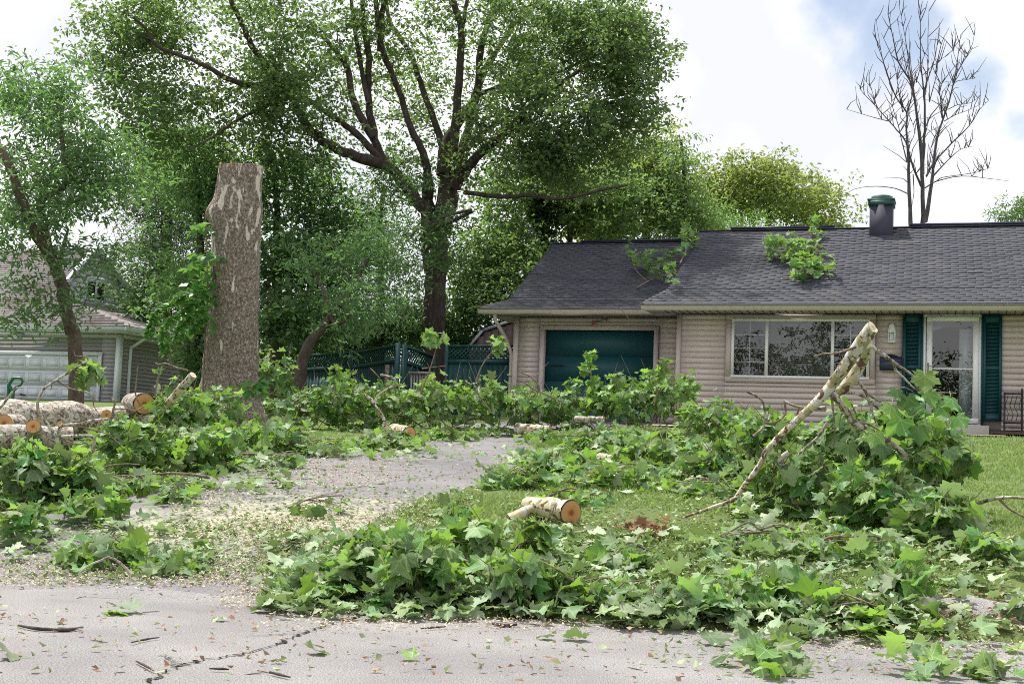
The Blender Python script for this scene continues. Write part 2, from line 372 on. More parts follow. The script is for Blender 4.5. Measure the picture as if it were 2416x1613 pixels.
# ------------------------------------------------------------------ mesh helpers
class MB:
    def __init__(s):
        s.V = []; s.F = []; s.UV = []; s.var = []; s.mi = []; s.n = 0; s.smooth = False
    def add(s, v, faces, uv=None, var=0.0, mi=0):
        v = np.asarray(v, float).reshape(-1, 3)
        f = np.asarray(faces, int)
        s.V.append(v); s.F.append(f + s.n)
        s.UV.append(np.zeros((len(v), 2)) if uv is None else np.asarray(uv, float))
        s.var.append(np.full(len(v), var) if np.isscalar(var) else np.asarray(var, float))
        s.mi.append(np.full(len(f), mi, int)); s.n += len(v)
        return s
    def hexa(s, p8, **k):
        return s.add(p8, [[0, 3, 2, 1], [4, 5, 6, 7], [0, 1, 5, 4], [1, 2, 6, 5], [2, 3, 7, 6], [3, 0, 4, 7]], **k)
    def box(s, a0, a1, b0, b1, z0, z1, **k):          # in house axes
        p = [W(a, b, z) for z in (z0, z1) for (a, b) in ((a0, b0), (a1, b0), (a1, b1), (a0, b1))]
        return s.hexa(p, **k)
    def prism(s, pts2, d0, d1, plane='az', **k):
        """extrude polygon pts2 between d0 and d1 along the missing house axis"""
        n = len(pts2)
        def mk(p, d):
            return W(p[0], d, p[1]) if plane == 'az' else (W(d, p[0], p[1]) if plane == 'bz' else W(p[0], p[1], d))
        v = [mk(p, d0) for p in pts2] + [mk(p, d1) for p in pts2]
        base = s.n
        s.add(v, np.zeros((0, 3), int))
        for i in range(n):
            j = (i + 1) % n
            s.F.append(np.array([[i, j, j + n, i + n]]) + base); s.mi.append(np.zeros(1, int))
        s.F.append(np.array([list(range(n))[::-1]]) + base); s.mi.append(np.zeros(1, int))
        s.F.append(np.array([list(range(n, 2 * n))]) + base); s.mi.append(np.zeros(1, int))
        return s
    def tube(s, pts, rad, sides=7, cap=True, mi=0, capmi=None, smooth_steps=0, rough=0.0):
        P = np.asarray(pts, float); Rr = np.asarray(rad, float) if not np.isscalar(rad) else np.full(len(pts), rad)
        if smooth_steps:
            P, Rr = crom(P, Rr, smooth_steps)
        n = len(P)
        Tn = np.gradient(P, axis=0); Tn /= np.linalg.norm(Tn, axis=1)[:, None] + 1e-9
        ref = np.array([0.31, 0.17, 0.93]);
        if abs(Tn[0] @ ref) > 0.9: ref = np.array([1.0, 0, 0])
        A = np.cross(Tn[0], ref); A /= np.linalg.norm(A)
        vs = []; ang = np.linspace(0, 2 * math.pi, sides, endpoint=False)
        for i in range(n):
            A = A - (A @ Tn[i]) * Tn[i]; A /= np.linalg.norm(A) + 1e-9
            B = np.cross(Tn[i], A)
            rr = Rr[i] * (1 + (rng.normal(0, rough, sides) if rough else 0))
            vs.append(P[i] + (np.cos(ang) * rr)[:, None] * A + (np.sin(ang) * rr)[:, None] * B)
        v = np.concatenate(vs)
        i = np.arange(n - 1)[:, None] * sides; j = np.arange(sides)[None, :]; k = (j + 1) % sides
        f = np.stack([i + j, i + k, i + k + sides, i + j + sides], -1).reshape(-1, 4)
        base = s.n
        s.add(v, f, mi=mi)
        if cap:
            for e, idx in ((0, 0), (n - 1, n - 1)):
                ring = vs[idx]
                cuv = np.stack([np.cos(ang), np.sin(ang)], 1)
                fc = np.stack([np.full(sides, sides), np.arange(sides), (np.arange(sides) + 1) % sides], 1)
                if e == 0: fc = fc[:, ::-1]
                s.add(np.vstack([ring, P[idx]]), fc, uv=np.vstack([cuv, [[0, 0]]]), mi=mi if capmi is None else capmi)
        return s
    def data(s, name, mats, origin=(0, 0, 0), smooth=False):
        me = bpy.data.meshes.new(name)
        Vv = np.concatenate(s.V) - np.asarray(origin, float)
        nl = sum(f.size for f in s.F); npoly = sum(len(f) for f in s.F)
        me.vertices.add(len(Vv)); me.vertices.foreach_set('co', Vv.astype(np.float32).ravel())
        me.loops.add(nl); me.polygons.add(npoly)
        li = np.concatenate([f.ravel() for f in s.F]).astype(np.int32)
        cnt = np.concatenate([np.full(len(f), f.shape[1] if f.ndim > 1 else 0, np.int32) for f in s.F if len(f)])
        st = np.concatenate([[0], np.cumsum(cnt)[:-1]]).astype(np.int32)
        me.loops.foreach_set('vertex_index', li)
        me.polygons.foreach_set('loop_start', st)
        try: me.polygons.foreach_set('loop_total', cnt)
        except Exception: pass
        mi = np.concatenate(s.mi).astype(np.int32)
        me.polygons.foreach_set('material_index', mi)
        if smooth: me.polygons.foreach_set('use_smooth', np.ones(npoly, bool))
        uvl = me.uv_layers.new(name='uv'); UVs = np.concatenate(s.UV)
        uvl.data.foreach_set('uv', UVs[li].astype(np.float32).ravel())
        at = me.attributes.new('var', 'FLOAT', 'POINT'); at.data.foreach_set('value', np.concatenate(s.var).astype(np.float32))
        me.update(calc_edges=True); me.validate()
        for m in (mats if isinstance(mats, (list, tuple)) else [mats]): me.materials.append(m)
        return me

def crom(P, Rr, steps):
    n = len(P); Q = []; q = []
    Pp = np.vstack([2 * P[0] - P[1], P, 2 * P[-1] - P[-2]])
    for i in range(n - 1):
        p0, p1, p2, p3 = Pp[i:i + 4]
        for k in range(steps):
            t = k / steps
            Q.append(0.5 * ((2 * p1) + (-p0 + p2) * t + (2 * p0 - 5 * p1 + 4 * p2 - p3) * t * t + (-p0 + 3 * p1 - 3 * p2 + p3) * t ** 3))
            q.append(Rr[i] * (1 - t) + Rr[i + 1] * t)
    Q.append(P[-1]); q.append(Rr[-1])
    return np.array(Q), np.array(q)

def props(o, label=None, cat=None, group=None, kind=None):
    if label: o['label'] = label
    if cat: o['category'] = cat
    if group: o['group'] = group
    if kind: o['kind'] = kind
    return o

class Thing:
    def __init__(s, name, label, cat, loc, group=None, kind=None):
        s.loc = np.asarray(loc, float)
        s.e = bpy.data.objects.new(name, None); s.e.empty_display_size = 0.2
        s.e.location = s.loc; col.objects.link(s.e); props(s.e, label, cat, group, kind)
    def part(s, name, mb, mats, parent=None, smooth=False, kind=None, label=None):
        if isinstance(mats, str): mats = M[mats]
        if isinstance(mats, (list, tuple)): mats = [M[m] if isinstance(m, str) else m for m in mats]
        o = bpy.data.objects.new(name, mb.data(name, mats, s.loc, smooth)); col.objects.link(o)
        o.parent = parent or s.e; props(o, label, None, None, kind); return o
    def holder(s, name, parent=None):
        o = bpy.data.objects.new(name, None); col.objects.link(o); o.parent = parent or s.e; return o
    def inst(s, name, me, pos, rot, scale, parent=None):
        """pos world; rot 3x3; scale 3"""
        o = bpy.data.objects.new(name, me); col.objects.link(o); o.parent = parent or s.e
        m = np.eye(4); m[:3, :3] = rot * np.asarray(scale)[None, :]; m[:3, 3] = np.asarray(pos) - s.loc
        o.matrix_basis = Matrix(m.tolist()); return o

def single(name, mb, mats, loc, label=None, cat=None, group=None, kind=None, smooth=False):
    if isinstance(mats, str): mats = M[mats]
    if isinstance(mats, (list, tuple)): mats = [M[m] if isinstance(m, str) else m for m in mats]
    o = bpy.data.objects.new(name, mb.data(name, mats, loc, smooth)); col.objects.link(o)
    o.location = loc; return props(o, label, cat, group, kind)

RY = np.array([U, V, [0, 0, 1]]).T     # columns: house axes
I3 = np.eye(3)

# ------------------------------------------------------------------ ground
GB = [-60, 6.2, 7.0, 8.8, 12, 19, 26.7, 32, 60, 300]
GZ = [0, 0, .12, .42, .68, 1.10, 1.55, 1.9, 3.0, 6.0]
bb_ = np.linspace(-60, 300, 7201); zz_ = np.interp(bb_, GB, GZ)
kk = np.ones(17) / 17; zz_ = np.convolve(np.pad(zz_, 8, 'edge'), kk, 'valid')
def gz(b): return np.interp(b, bb_, zz_)
def gzP(P): return gz(np.asarray(P) @ V)
def Gr(x, y):      # display pixel -> the ground there
    d = ray(x * 1.0285, y * 1.0285); t = np.arange(3, 90, .02); P = EYE + t[:, None] * d
    k = np.argmax(P[:, 2] < gz(P @ V)); return P[k]
DLb = [6.0, 6.8, 7.4, 7.9, 8.8, 10.5, 13, 19.4, 28.2]; DLa = [-8.6, -7.5, -6.6, -6.1, -5.9, -6.4, -7.2, -8.9, -9.3]
DRb = [6.0, 6.6, 8.4, 10.4, 14, 19.5, 28.2]; DRa = [-2.6, -3.5, -3.75, -3.86, -4.7, -6.1, -6.3]
def wob(x, s=1.0, k=0.0): return 0.5 * np.sin(x * 2.1 * s + k) + 0.3 * np.sin(x * 5.3 * s + 1.7 + k) + 0.2 * np.sin(x * 11.9 * s + .4 + k)
def dl(b): return np.interp(b, DLb, DLa) + 0.07 * wob(b, 1.3)
def dr(b): return np.interp(b, DRb, DRa) + 0.06 * wob(b, 1.2, 2)
def re(a): return np.interp(a, [-60, -8, -5.3, -3.2, -1.4, 0.25, 3, 60], [6.4, 6.35, 6.27, 6.06, 6.22, 6.5, 6.6, 6.6]) + 0.04 * wob(a, 1.4, 1)
def paved(a, b):
    return ((b < re(a)) & (b > -6)) | ((b > 6) & (b < 28) & (a > dl(b)) & (a < dr(b)))
av = np.concatenate([np.linspace(-300, -40, 14), np.linspace(-36, -14, 23), np.arange(-13, 3.6, .09), np.linspace(4, 20, 17), np.linspace(30, 300, 14)])
bv = np.concatenate([np.linspace(-120, -8, 16), np.arange(-6, 5, 1.0), np.arange(5.2, 13, .08), np.arange(13, 28, .15), np.linspace(28.4, 60, 33), np.linspace(70, 600, 16)])
Ag, Bg = np.meshgrid(av, bv, indexing='ij')
pv = paved(Ag, Bg)
zg = gz(Bg) + 0.020 + 0.012 * np.sin(Ag * 3.1 + Bg) * np.sin(Bg * 2.7 - Ag) + rng.normal(0, .004, Ag.shape)
zg = np.where(pv, gz(Bg) - 0.06, zg)
Pg = Ag[..., None] * U + Bg[..., None] * V; Pg[..., 2] = zg
na, nb = Ag.shape
i, j = np.meshgrid(np.arange(na - 1), np.arange(nb - 1), indexing='ij'); q = i * nb + j
mb = MB().add(Pg.reshape(-1, 3), np.stack([q, q + nb, q + nb + 1, q + 1], -1).reshape(-1, 4))
single('lawn', mb, 'lawn', (0, 0, 0), kind='structure', smooth=True)
def strip(fa0, fa1, bs, n, dz):
    rows = []
    for b in bs:
        a = np.linspace(fa0(b), fa1(b), n); P = a[:, None] * U + b * V; P[:, 2] = gz(b) + (dz if b > bs[0] + .2 else -.012 + (dz + .012) * (b - bs[0]) / .21); rows.append(P)
    m = len(bs); i, j = np.meshgrid(np.arange(m - 1), np.arange(n - 1), indexing='ij'); q = i * n + j
    return MB().add(np.concatenate(rows), np.stack([q, q + 1, q + n + 1, q + n], -1).reshape(-1, 4))
cols = []
aa = np.concatenate([np.linspace(-200, -12, 12), np.linspace(-11, 5, 130), np.linspace(8, 200, 12)])
P0 = []
for a in aa:
    bs = np.concatenate([np.linspace(-6, 4, 5), np.linspace(4.5, float(re(a)), 10)])
    q = a * U + bs[:, None] * V; q[:, 2] = 0.0 + gz(bs); P0.append(q)
m = len(aa); n = 15; i, j = np.meshgrid(np.arange(m - 1), np.arange(n - 1), indexing='ij'); q = i * n + j
road = single('road', MB().add(np.concatenate(P0), np.stack([q, q + n, q + n + 1, q + 1], -1).reshape(-1, 4)), 'road', (0, 0, 0), kind='structure')
drive = single('driveway', strip(dl, dr, np.concatenate([np.arange(6.05, 28, .12)]), 24, 0.006), 'drive', (0, 0, 0), kind='structure')
# cracks in the road
def crackpart(pts, w):
    P = [Gr(*p) for p in pts]; out = []
    for p, q in zip(P[:-1], P[1:]):
        for k in range(12): out.append(p + (q - p) * k / 12)
    out = np.array(out); out[:, :2] += rng.normal(0, .011, (len(out), 2))
    ww = w * np.abs(rng.normal(.6, .45, len(out))) + .001
    tn = np.gradient(out, axis=0); nrm = np.stack([-tn[:, 1], tn[:, 0], 0 * tn[:, 0]], 1); nrm /= np.linalg.norm(nrm, axis=1)[:, None] + 1e-9
    a = out + nrm * ww[:, None]; b = out - nrm * ww[:, None]; a[:, 2] = gzP(a) + .005; b[:, 2] = gzP(b) + .005
    n = len(out); i = np.arange(n - 1)
    return MB().add(np.vstack([a, b]), np.stack([i, i + 1, i + 1 + n, i + n], 1))
for pts, w in (([(340, 1567), (405, 1530), (450, 1518), (560, 1500), (640, 1478), (690, 1455), (760, 1430), (840, 1410), (980, 1400)], .006),
               ([(405, 1530), (395, 1518), (370, 1505)], .003), ([(560, 1462), (700, 1452), (760, 1435)], .003),
               ([(1000, 1480), (860, 1505), (830, 1512)], .002)):
    o = single('crack', crackpart(pts, w), 'crack', (0, 0, 0)); o.parent = road
for pts, w in (([(620, 1095), (760, 1088), (900, 1080), (1000, 1078)], .005), ([(700, 1150), (820, 1120), (940, 1100), (1080, 1085)], .005)):
    o = single('crack', crackpart(pts, w), 'crack', (0, 0, 0)); o.parent = drive; o.location.z += 0.006
# kerb lump by the road at the right
# ------------------------------------------------------------------ the tan house
H = Thing('ranch_house', 'tan sided ranch house with teal garage door and dark shingle roof', 'house', W(-4, 27, 1.5))
BF, BG = 26.70, 27.90          # front of the main wing, front of the garage
ZE, ZS = 3.97, 3.87
# solid core behind the siding
core = MB()
core.box(-5.74, -4.72, BF + .02, BF + .2, 1.2, 3.95).box(-1.76, -0.86, BF + .02, BF + .2, 1.2, 3.95).box(0.20, 9, BF + .02, BF + .2, 1.2, 3.95)
core.box(-4.72, -1.76, BF + .021, BF + .2, 1.2, 2.5).box(-4.72, -1.76, BF + .021, BF + .2, 3.86, 3.94).box(-0.86, 0.20, BF + .021, BF + .2, 1.2, 1.72).box(-.86, .20, BF + .022, BF + .2, 3.875, 3.94)
core.box(-5.74, -5.6, BF + .2, 34.5, 1.2, 3.95).box(-5.6, 9, 34.3, 34.5, 1.2, 3.95)
core.box(-9.72, -9.08, BG + .02, BG + .2, 1.2, 3.98).box(-6.42, -5.75, BG + .02, BG + .2, 1.2, 3.98).box(-9.08, -6.42, BG + .021, BG + .2, 3.70, 3.97)
core.box(-9.72, -9.58, BG + .2, 34.5, 1.2, 3.98).box(-9.58, -5.75, 34.2, 34.4, 1.2, 3.98)
# gable infill
core.prism([(26.9, 3.95), (34.4, 3.95), (30.6, 5.9)], -5.73, -5.62, 'bz')
core.prism([(28.1, 3.98), (34.3, 3.98), (31.0, 5.75)], -9.7, -9.6, 'bz')
wall = H.part('wall', core, 'core')
LOCAL = np.array([U, V, [0, 0, 1]])
def sboard(L):      # siding board of length 1 along a, wedge section, b towards back
    m = MB(); sec = [(0.0, -.008), (0.0, .004), (.1118, .004), (.1118, -.0035)]
    m.prism([(s_[1], s_[0]) for s_ in sec], 0, L, 'bz')
    m.V = [v @ LOCAL.T for v in m.V]
    return m
sb_me = sboard(1.0).data('siding_board', [M['siding']])
C = .1143
def boards(a0, a1, bfront, z0, z1, zbase):
    k = 0
    z = zbase
    while z < z1 - .01:
        if z + C > z0 + .005:
            zz = max(z, z0)
            h = min(z + C, z1) - zz
            if h > .01:
                H.inst('siding_board', sb_me, W(a0, bfront + float(rng.normal(0, .0008)), zz), RY, (a1 - a0, 1, h / C), wall)
        z += C
ZB = 1.82 - 3 * C
boards(-5.66, -4.72, BF, 1.6, 3.86, ZB)
boards(-4.72, -1.76, BF, 1.6, 2.478, ZB)
boards(-1.76, -1.245, BF, 1.6, 3.86, ZB)
boards(0.575, 3.2, BF, 1.6, 3.86, ZB)
boards(-9.62, -9.10, BG, 1.5, 3.92, ZB - .05)
boards(-6.39, -5.76, BG, 1.5, 3.92, ZB - .05)
boards(-9.10, -6.39, BG, 3.742, 3.92, ZB - .05)
tr = MB()
tr.box(-5.74, -5.65, BF - .03, BF + .3, 1.3, 3.865)
H.part('corner_board', tr, 'trim')
H.part('corner_board', MB().box(-9.73, -9.62, BG - .03, BG + .3, 1.3, 3.93), 'trim')
H.part('foundation', MB().box(-5.7, 3.2, BF + .004, BF + .019, 1.25, 1.62), 'concrete')
# window
def frame4(mb, a0, a1, z0, z1, w, b0, b1):
    mb.box(a0, a1, b0, b1, z1 - w, z1).box(a0, a1, b0, b1, z0, z0 + w)
    mb.box(a0, a0 + w, b0 + .001, b1, z0 + w, z1 - w).box(a1 - w, a1, b0 + .001, b1, z0 + w, z1 - w)
    return mb
win = H.holder('window')
H.part('window_trim', frame4(MB(), -4.715, -1.765, 2.478, 3.862, .105, BF - .035, BF + .03), 'trim', win)
fr = frame4(MB(), -4.60, -1.875, 2.565, 3.775, .055, BF - .055, BF + .05)
for a in (-3.885, -2.585): fr.box(a - .03, a + .03, BF - .052, BF + .05, 2.62, 3.72)
H.part('window_frame', fr, 'white', win)
panes = [(-4.545, -3.915), (-3.855, -2.615), (-2.555, -1.93)]
for a0, a1 in panes:
    H.part('pane', MB().add([W(a0, BF - .01, 2.62), W(a1, BF - .01, 2.62), W(a1, BF - .01, 3.72), W(a0, BF - .01, 3.72)], [[0, 1, 2, 3]]), 'glass', win)
for a0, a1 in (panes[0], panes[2]):
    g = MB(); am = (a0 + a1) / 2
    g.box(am - .008, am + .008, BF - .006, BF + .004, 2.62, 3.72)
    for k in (1, 2, 3): g.box(a0, a1, BF - .007, BF + .003, 2.62 + k * .275 - .008, 2.62 + k * .275 + .008)
    H.part('muntin', g, 'white', win)
for (a0, a1) in panes:
    n = 27; sl = MB(); th = math.radians(28 if a0 > -3.9 and a0 < -3 else 18)
    w_ = .024; p = [W(0, -w_ * math.cos(th), -w_ * math.sin(th)), W(1, -w_ * math.cos(th), -w_ * math.sin(th)), W(1, w_ * math.cos(th), w_ * math.sin(th)), W(0, w_ * math.cos(th), w_ * math.sin(th))]
    p8 = p + [q_ + np.array([0, 0, .0025]) for q_ in p]
    sl.hexa([LOCAL @ q_ for q_ in p8]); me = sl.data('blind_slat', [M['blind']])
    for k in range(n):
        H.inst('blind_slat', me, W(a0 + .005, BF + .075, 2.63 + k * 1.08 / n), RY, (a1 - a0 - .01, 1, 1), win)
H.part('room_wall', MB().box(-5.5, 3, BF + 2.6, BF + 2.7, 1.3, 3.9).box(-5.6, -5.5, BF + .2, BF + 2.6, 1.3, 3.9).box(-5.5, 3, BF + .2, BF + 2.6, 1.3, 1.4), 'black_shade')  # near-black walls paint in the darkness of the unlit room
# storm door
dr_ = H.holder('door')
H.part('door_casing', frame4(MB(), -.865, .205, 1.70, 3.872, .05, BF - .03, BF + .1), 'white', dr_)
H.part('door_frame', frame4(MB(), -.80, .155, 1.76, 3.84, .105, BF - .045, BF - .005), 'white', dr_)
H.part('pane', MB().add([W(-.70, BF - .02, 1.86), W(.055, BF - .02, 1.86), W(.055, BF - .02, 3.74), W(-.70, BF - .02, 3.74)], [[0, 1, 2, 3]]), 'glass', dr_)
H.part('middle_rail', MB().box(-.695, .05, BF - .03, BF - .022, 2.80, 2.825), 'white', dr_)
hd = MB().box(-.785, -.755, BF - .06, BF - .045, 2.70, 2.92).tube([W(-.77, BF - .06, 2.86), W(-.77, BF - .10, 2.87), W(-.68, BF - .10, 2.84), W(-.66, BF - .095, 2.86)], .010, 6)
H.part('handle', hd, 'grey_metal', dr_)
# open inner door edge with raised panels, seen through the glass
H.part('inner_door', MB().box(-.20, .06, BF + .16, BF + .2, 1.86, 3.6).box(-.15, -.02, BF + .15, BF + .159, 2.0, 2.6).box(-.15, -.02, BF + .15, BF + .159, 2.75, 3.45), 'curtain', dr_)
# shutters
def shutter(a0, a1):
    s_ = H.holder('shutter'); z0, z1 = 1.83, 3.868
    f = MB().box(a0, a0 + .05, BF - .045, BF - .019, z0, z1).box(a1 - .05, a1, BF - .045, BF - .019, z0, z1)
    for (q0, q1) in ((z0, z0 + .12), (2.80, 2.87), (z1 - .16, z1)): f.box(a0 + .05, a1 - .05, BF - .0445, BF - .019, q0, q1)
    f.box(a0 + .05, a1 - .05, BF - .021, BF - .0185, z0, z1)
    H.part('shutter_frame', f, 'teal', s_)
    lv = MB(); th = .6; p = [W(a0 + .05, -.012, -.010), W(a1 - .05, -.012, -.010), W(a1 - .05, .006, .009), W(a0 + .05, .006, .009)]
    p8 = [q_ + np.array([0, 0, .0]) for q_ in p] + [q_ + np.array([0, 0, .006]) for q_ in p]
    me = MB().hexa(p8).data('louver', [M['teal']])
    for q0, q1 in ((1.96, 2.79), (2.885, 3.70)):
        for z in np.arange(q0, q1, .0265):
            H.inst('louver', me, W(0, BF - .030, z), I3, (1, 1, 1), s_)
shutter(-1.24, -.905); shutter(.235, .57)
H.part('door_side_trim', MB().box(-.900, -.868, BF - .05, BF - .01, 1.72, 3.868).box(.207, .233, BF - .05, BF - .01, 1.72, 3.868), 'teal')
# garage door
gd = H.holder('garage_door')
H.part('garage_casing', MB().box(-9.10, -6.39, BG - .04, BG - .018, 3.64, 3.742).box(-9.10, -8.995, BG - .04, BG - .018, 1.35, 3.64).box(-6.495, -6.39, BG - .04, BG - .018, 1.35, 3.64), 'trim', gd)
H.part('garage_jamb', MB().box(-9.0, -6.49, BG - .017, BG + .16, 3.645, 3.70).box(-9.03, -8.995, BG - .017, BG + .16, 1.35, 3.64).box(-6.495, -6.46, BG - .017, BG + .16, 1.35, 3.64), 'trim', gd)
for k in range(4):
    z0 = 1.36 + k * .57
    H.part('door_panel', MB().box(-8.99, -6.50, BG + .10 + k * .0006, BG + .14, z0, z0 + .566), 'teal', gd)
H.part('handle', MB().box(-8.86, -8.58, BG + .07, BG + .099, 2.84, 2.862), 'black_shade', gd)
# soffits and gutters
def softo(a0, a1, b0, b1, z):
    m = MB().box(a0, a1, b0, b1, z, z + .012)
    return m
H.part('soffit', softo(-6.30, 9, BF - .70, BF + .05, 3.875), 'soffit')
gr = MB()
for a in np.arange(-5.9, 2.2, .152): gr.box(a, a + .012, BF - .66, BF - .03, 3.868, 3.8745)
H.part('soffit_groove_shade', gr, 'black_shade', kind='stuff')  # dark strips under the panels paint the shade of their grooves
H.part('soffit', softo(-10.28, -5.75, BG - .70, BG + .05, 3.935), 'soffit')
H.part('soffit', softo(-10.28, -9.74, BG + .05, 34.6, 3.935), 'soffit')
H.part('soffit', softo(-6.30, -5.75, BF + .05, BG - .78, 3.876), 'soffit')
def gutter(a0, a1, b, z0, z1, sag=None):
    n = 40; m = MB(); rows = []
    for k in range(n + 1):
        a = a0 + (a1 - a0) * k / n; dz = 0 if sag is None else sag(a)
        rows.append([W(a, b + .10, z0 + dz), W(a, b + .035, z0 + dz), W(a, b + .022, z0 + .045 + dz), W(a, b + .002, z0 + .06 + dz), W(a, b, z1 - .012 + dz), W(a, b - .008, z1 + dz), W(a, b + .012, z1 + .002 + dz), W(a, b + .015, z0 + .075 + dz), W(a, b + .10, z0 + .02 + dz)])
    r = np.array(rows); k_ = r.shape[1]; i, j = np.meshgrid(np.arange(n), np.arange(k_ - 1), indexing='ij'); q = i * k_ + j
    m.add(r.reshape(-1, 3), np.stack([q, q + 1, q + k_ + 1, q + k_], -1).reshape(-1, 4))
    for r_ in (rows[0], rows[-1]): m.add(r_, [list(range(k_))])
    return m
H.part('gutter', gutter(-6.34, 9, BF - .76, ZS - .005, ZE), 'gutter')
H.part('gutter', gutter(-10.34, -6.33, BG - .76, 3.92, 4.035, lambda a: -.018 * math.exp(-((a + 8.2) / .5) ** 2) + .004 * math.sin(a * 4)), 'gutter')
H.part('fascia', MB().box(-6.32, 9, BF - .655, BF - .64, 3.888, 3.955).box(-10.28, -5.76, BG - .655, BG - .64, 3.948, 4.02).box(-10.30, -10.28, BG - .7, 34.6, 3.948, 4.02).box(-6.32, -6.305, BF - .64, BG - .66, 3.888, 3.955), 'trim')
H.part('downspout', MB().tube([W(-9.98, BG - .62, 3.93), W(-9.98, BG - .60, 3.80), W(-9.90, BG - .1, 3.45), W(-9.80, BG + .08, 3.1), W(-9.80, BG + .1, 1.4)], .045, 8), 'gutter', smooth=True)
# roofs: slope functions
def slope_main(b): return np.interp(b, [BF - .80, BF + .05, 30.5], [3.985, 4.36, 6.27])
def slope_gar(b): return np.interp(b, [BG - .80, BG + .05, 30.9], [4.045, 4.31, 6.10])
RM_L = lambda b: float(np.interp(b, [BF - .8, BF + .05, BF + .3, 30.5], [-6.34, -6.0, -5.97, -6.08]))
RG_L = lambda b: float(np.interp(b, [BG - .8, BG + .05, BG + .3, 30.9], [-10.33, -9.95, -9.90, -9.84]))
def slab(sl, Lf, a1, bs, th=.03):
    m = MB(); top = []; n = len(bs)
    for b in bs:
        for a in (Lf(b), a1): top.append(W(a, b, sl(b)))
    top = np.array(top); bot = top - np.array([0, 0, th])
    f = []
    for i in range(n - 1):
        q = 2 * i; f.append([q, q + 1, q + 3, q + 2]); f.append([q + 2 * n, q + 2 + 2 * n, q + 3 + 2 * n, q + 1 + 2 * n])
        f.append([q, q + 2, q + 2 + 2 * n, q + 2 * n])
    f.append([0, 2 * n, 2 * n + 1, 1]); e = 2 * (n - 1); f.append([e, e + 1, e + 1 + 2 * n, e + 2 * n])
    return m.add(np.vstack([top, bot]), f)
roof = H.part('roof', slab(slope_main, RM_L, 9, [BF - .8, BF - .3, BF + .05, BF + .3, 30.5]), 'slot')
roofg = H.part('roof', slab(slope_gar, RG_L, -5.9, [BG - .8, BG - .3, BG + .05, BG + .3, 30.9]), 'slot')
H.part('rear_roof', MB().prism([(30.5, 6.265), (35.3, 3.9), (35.3, 3.85), (30.5, 6.2)], -6.08, 9, 'bz').prism([(30.9, 6.095), (35.3, 3.95), (35.3, 3.9), (30.9, 6.03)], -9.84, -6.1, 'bz'), 'shingle')
# left hip aprons under the gable rakes
H.part('apron_roof', MB().add([W(-10.33, BG - .8, 4.04), W(-9.95, BG + .05, 4.305), W(-9.7, 28.3, 4.30), W(-9.7, 34.5, 4.30), W(-10.33, 34.5, 4.04)], [[0, 1, 2, 3, 4]]).add([W(-6.34, BF - .8, 3.98), W(-6.0, BF + .05, 4.355), W(-5.75, 27.0, 4.34), W(-5.75, 27.3, 4.33), W(-6.34, 27.15, 3.98)], [[0, 1, 2, 3, 4]]), 'shingle')
# shingles
def shv(dx=0, th=.009):
    w = .296; d = .150
    def pt(x, y, z): return np.array([x, y, z])
    v = [pt(0, 0, 0), pt(w + dx, 0, 0), pt(w, d, -.002), pt(0, d, -.002), pt(0, 0, th), pt(w + dx, 0, th), pt(w, d, .002), pt(0, d, .002)]
    return v
sh_me = []
for k in range(3):
    m = MB().hexa(shv(th=.009 + .002 * k)); sh_me.append(m)
sh_data = [m.data('shingle', [M['shingle']]) for m in sh_me]
def rot_slope(sl, b):
    e = .02; tz = (sl(b + e) - sl(b - e)) / (2 * e); y = V + np.array([0, 0, tz]); y /= np.linalg.norm(y)
    z = np.cross(U, y); return np.array([U, y, z]).T
def shingles(sl, Lf, a1, b0, b1, obj, nobj, a_in=1.4):
    cand = []; s = 0.0; row = 0; b = b0
    while b < b1:
        R = rot_slope(sl, b + .01); dy = .127
        off = (row % 2) * .152 + rng.uniform(-.006, .006); row += 1
        a = Lf(b) - .006; end = a1
        first = .304 - off if off > .01 else .304
        xs = [(a, first)]; x = a + first
        while x < end: xs.append((x, min(.304, end - x))); x += .304
        for (x, w) in xs:
            if w < .05: continue
            cand.append((x, b, w, R))
        b += dy * R[:, 1] @ V
    # the ones that show largest are parts of their own
    key = [-(1 / (26 + (c[1] - b0)) if c[0] < a_in else 0) for c in cand]
    order = np.argsort(np.array(key) + rng.normal(0, 1e-6, len(key)), kind='stable')
    stf = MB()
    for r_, k in enumerate(order):
        x, b, w, R = cand[k]
        p = W(x + .004, b, sl(b)) + R[:, 2] * .003 ; sc_ = np.array([w / .304, 1, 1]); vi = int(rng.integers(3))
        jz = float(rng.normal(0, .0012))
        if r_ < nobj: H.inst('shingle', sh_data[vi], p + R[:, 2] * jz, R, sc_, obj)
        else:
            v = np.array(shv(th=.009 + .002 * vi)) * sc_
            stf.add(v @ R.T + p + R[:, 2] * jz, [[0, 3, 2, 1], [4, 5, 6, 7], [0, 1, 5, 4], [1, 2, 6, 5], [2, 3, 7, 6], [3, 0, 4, 7]], var=float(rng.random()))
    return stf
st1 = shingles(slope_main, RM_L, 3.4, BF - .81, 30.42, roof, 190)
H.part('shingle_field', st1, 'shingle', roof, kind='stuff')
st2 = shingles(slope_gar, RG_L, -6.02, BG - .81, 30.82, roofg, 100)
H.part('shingle_field', st2, 'shingle', roofg, kind='stuff')
# ridge caps and vents
H.part('ridge_cap', MB().box(-6.08, 9, 30.42, 30.60, 6.262, 6.285), 'shingle')
H.part('ridge_cap', MB().box(-9.84, -6.1, 30.82, 31.0, 6.092, 6.115), 'shingle')
H.part('ridge_vent', MB().box(-5.32, -2.95, 30.38, 30.64, 6.286, 6.335), 'navy')
H.part('ridge_vent', MB().box(-1.30, 3.5, 30.38, 30.64, 6.286, 6.340), 'navy')
H.part('ridge_vent', MB().box(-9.10, -6.55, 30.78, 31.04, 6.116, 6.160), 'navy')
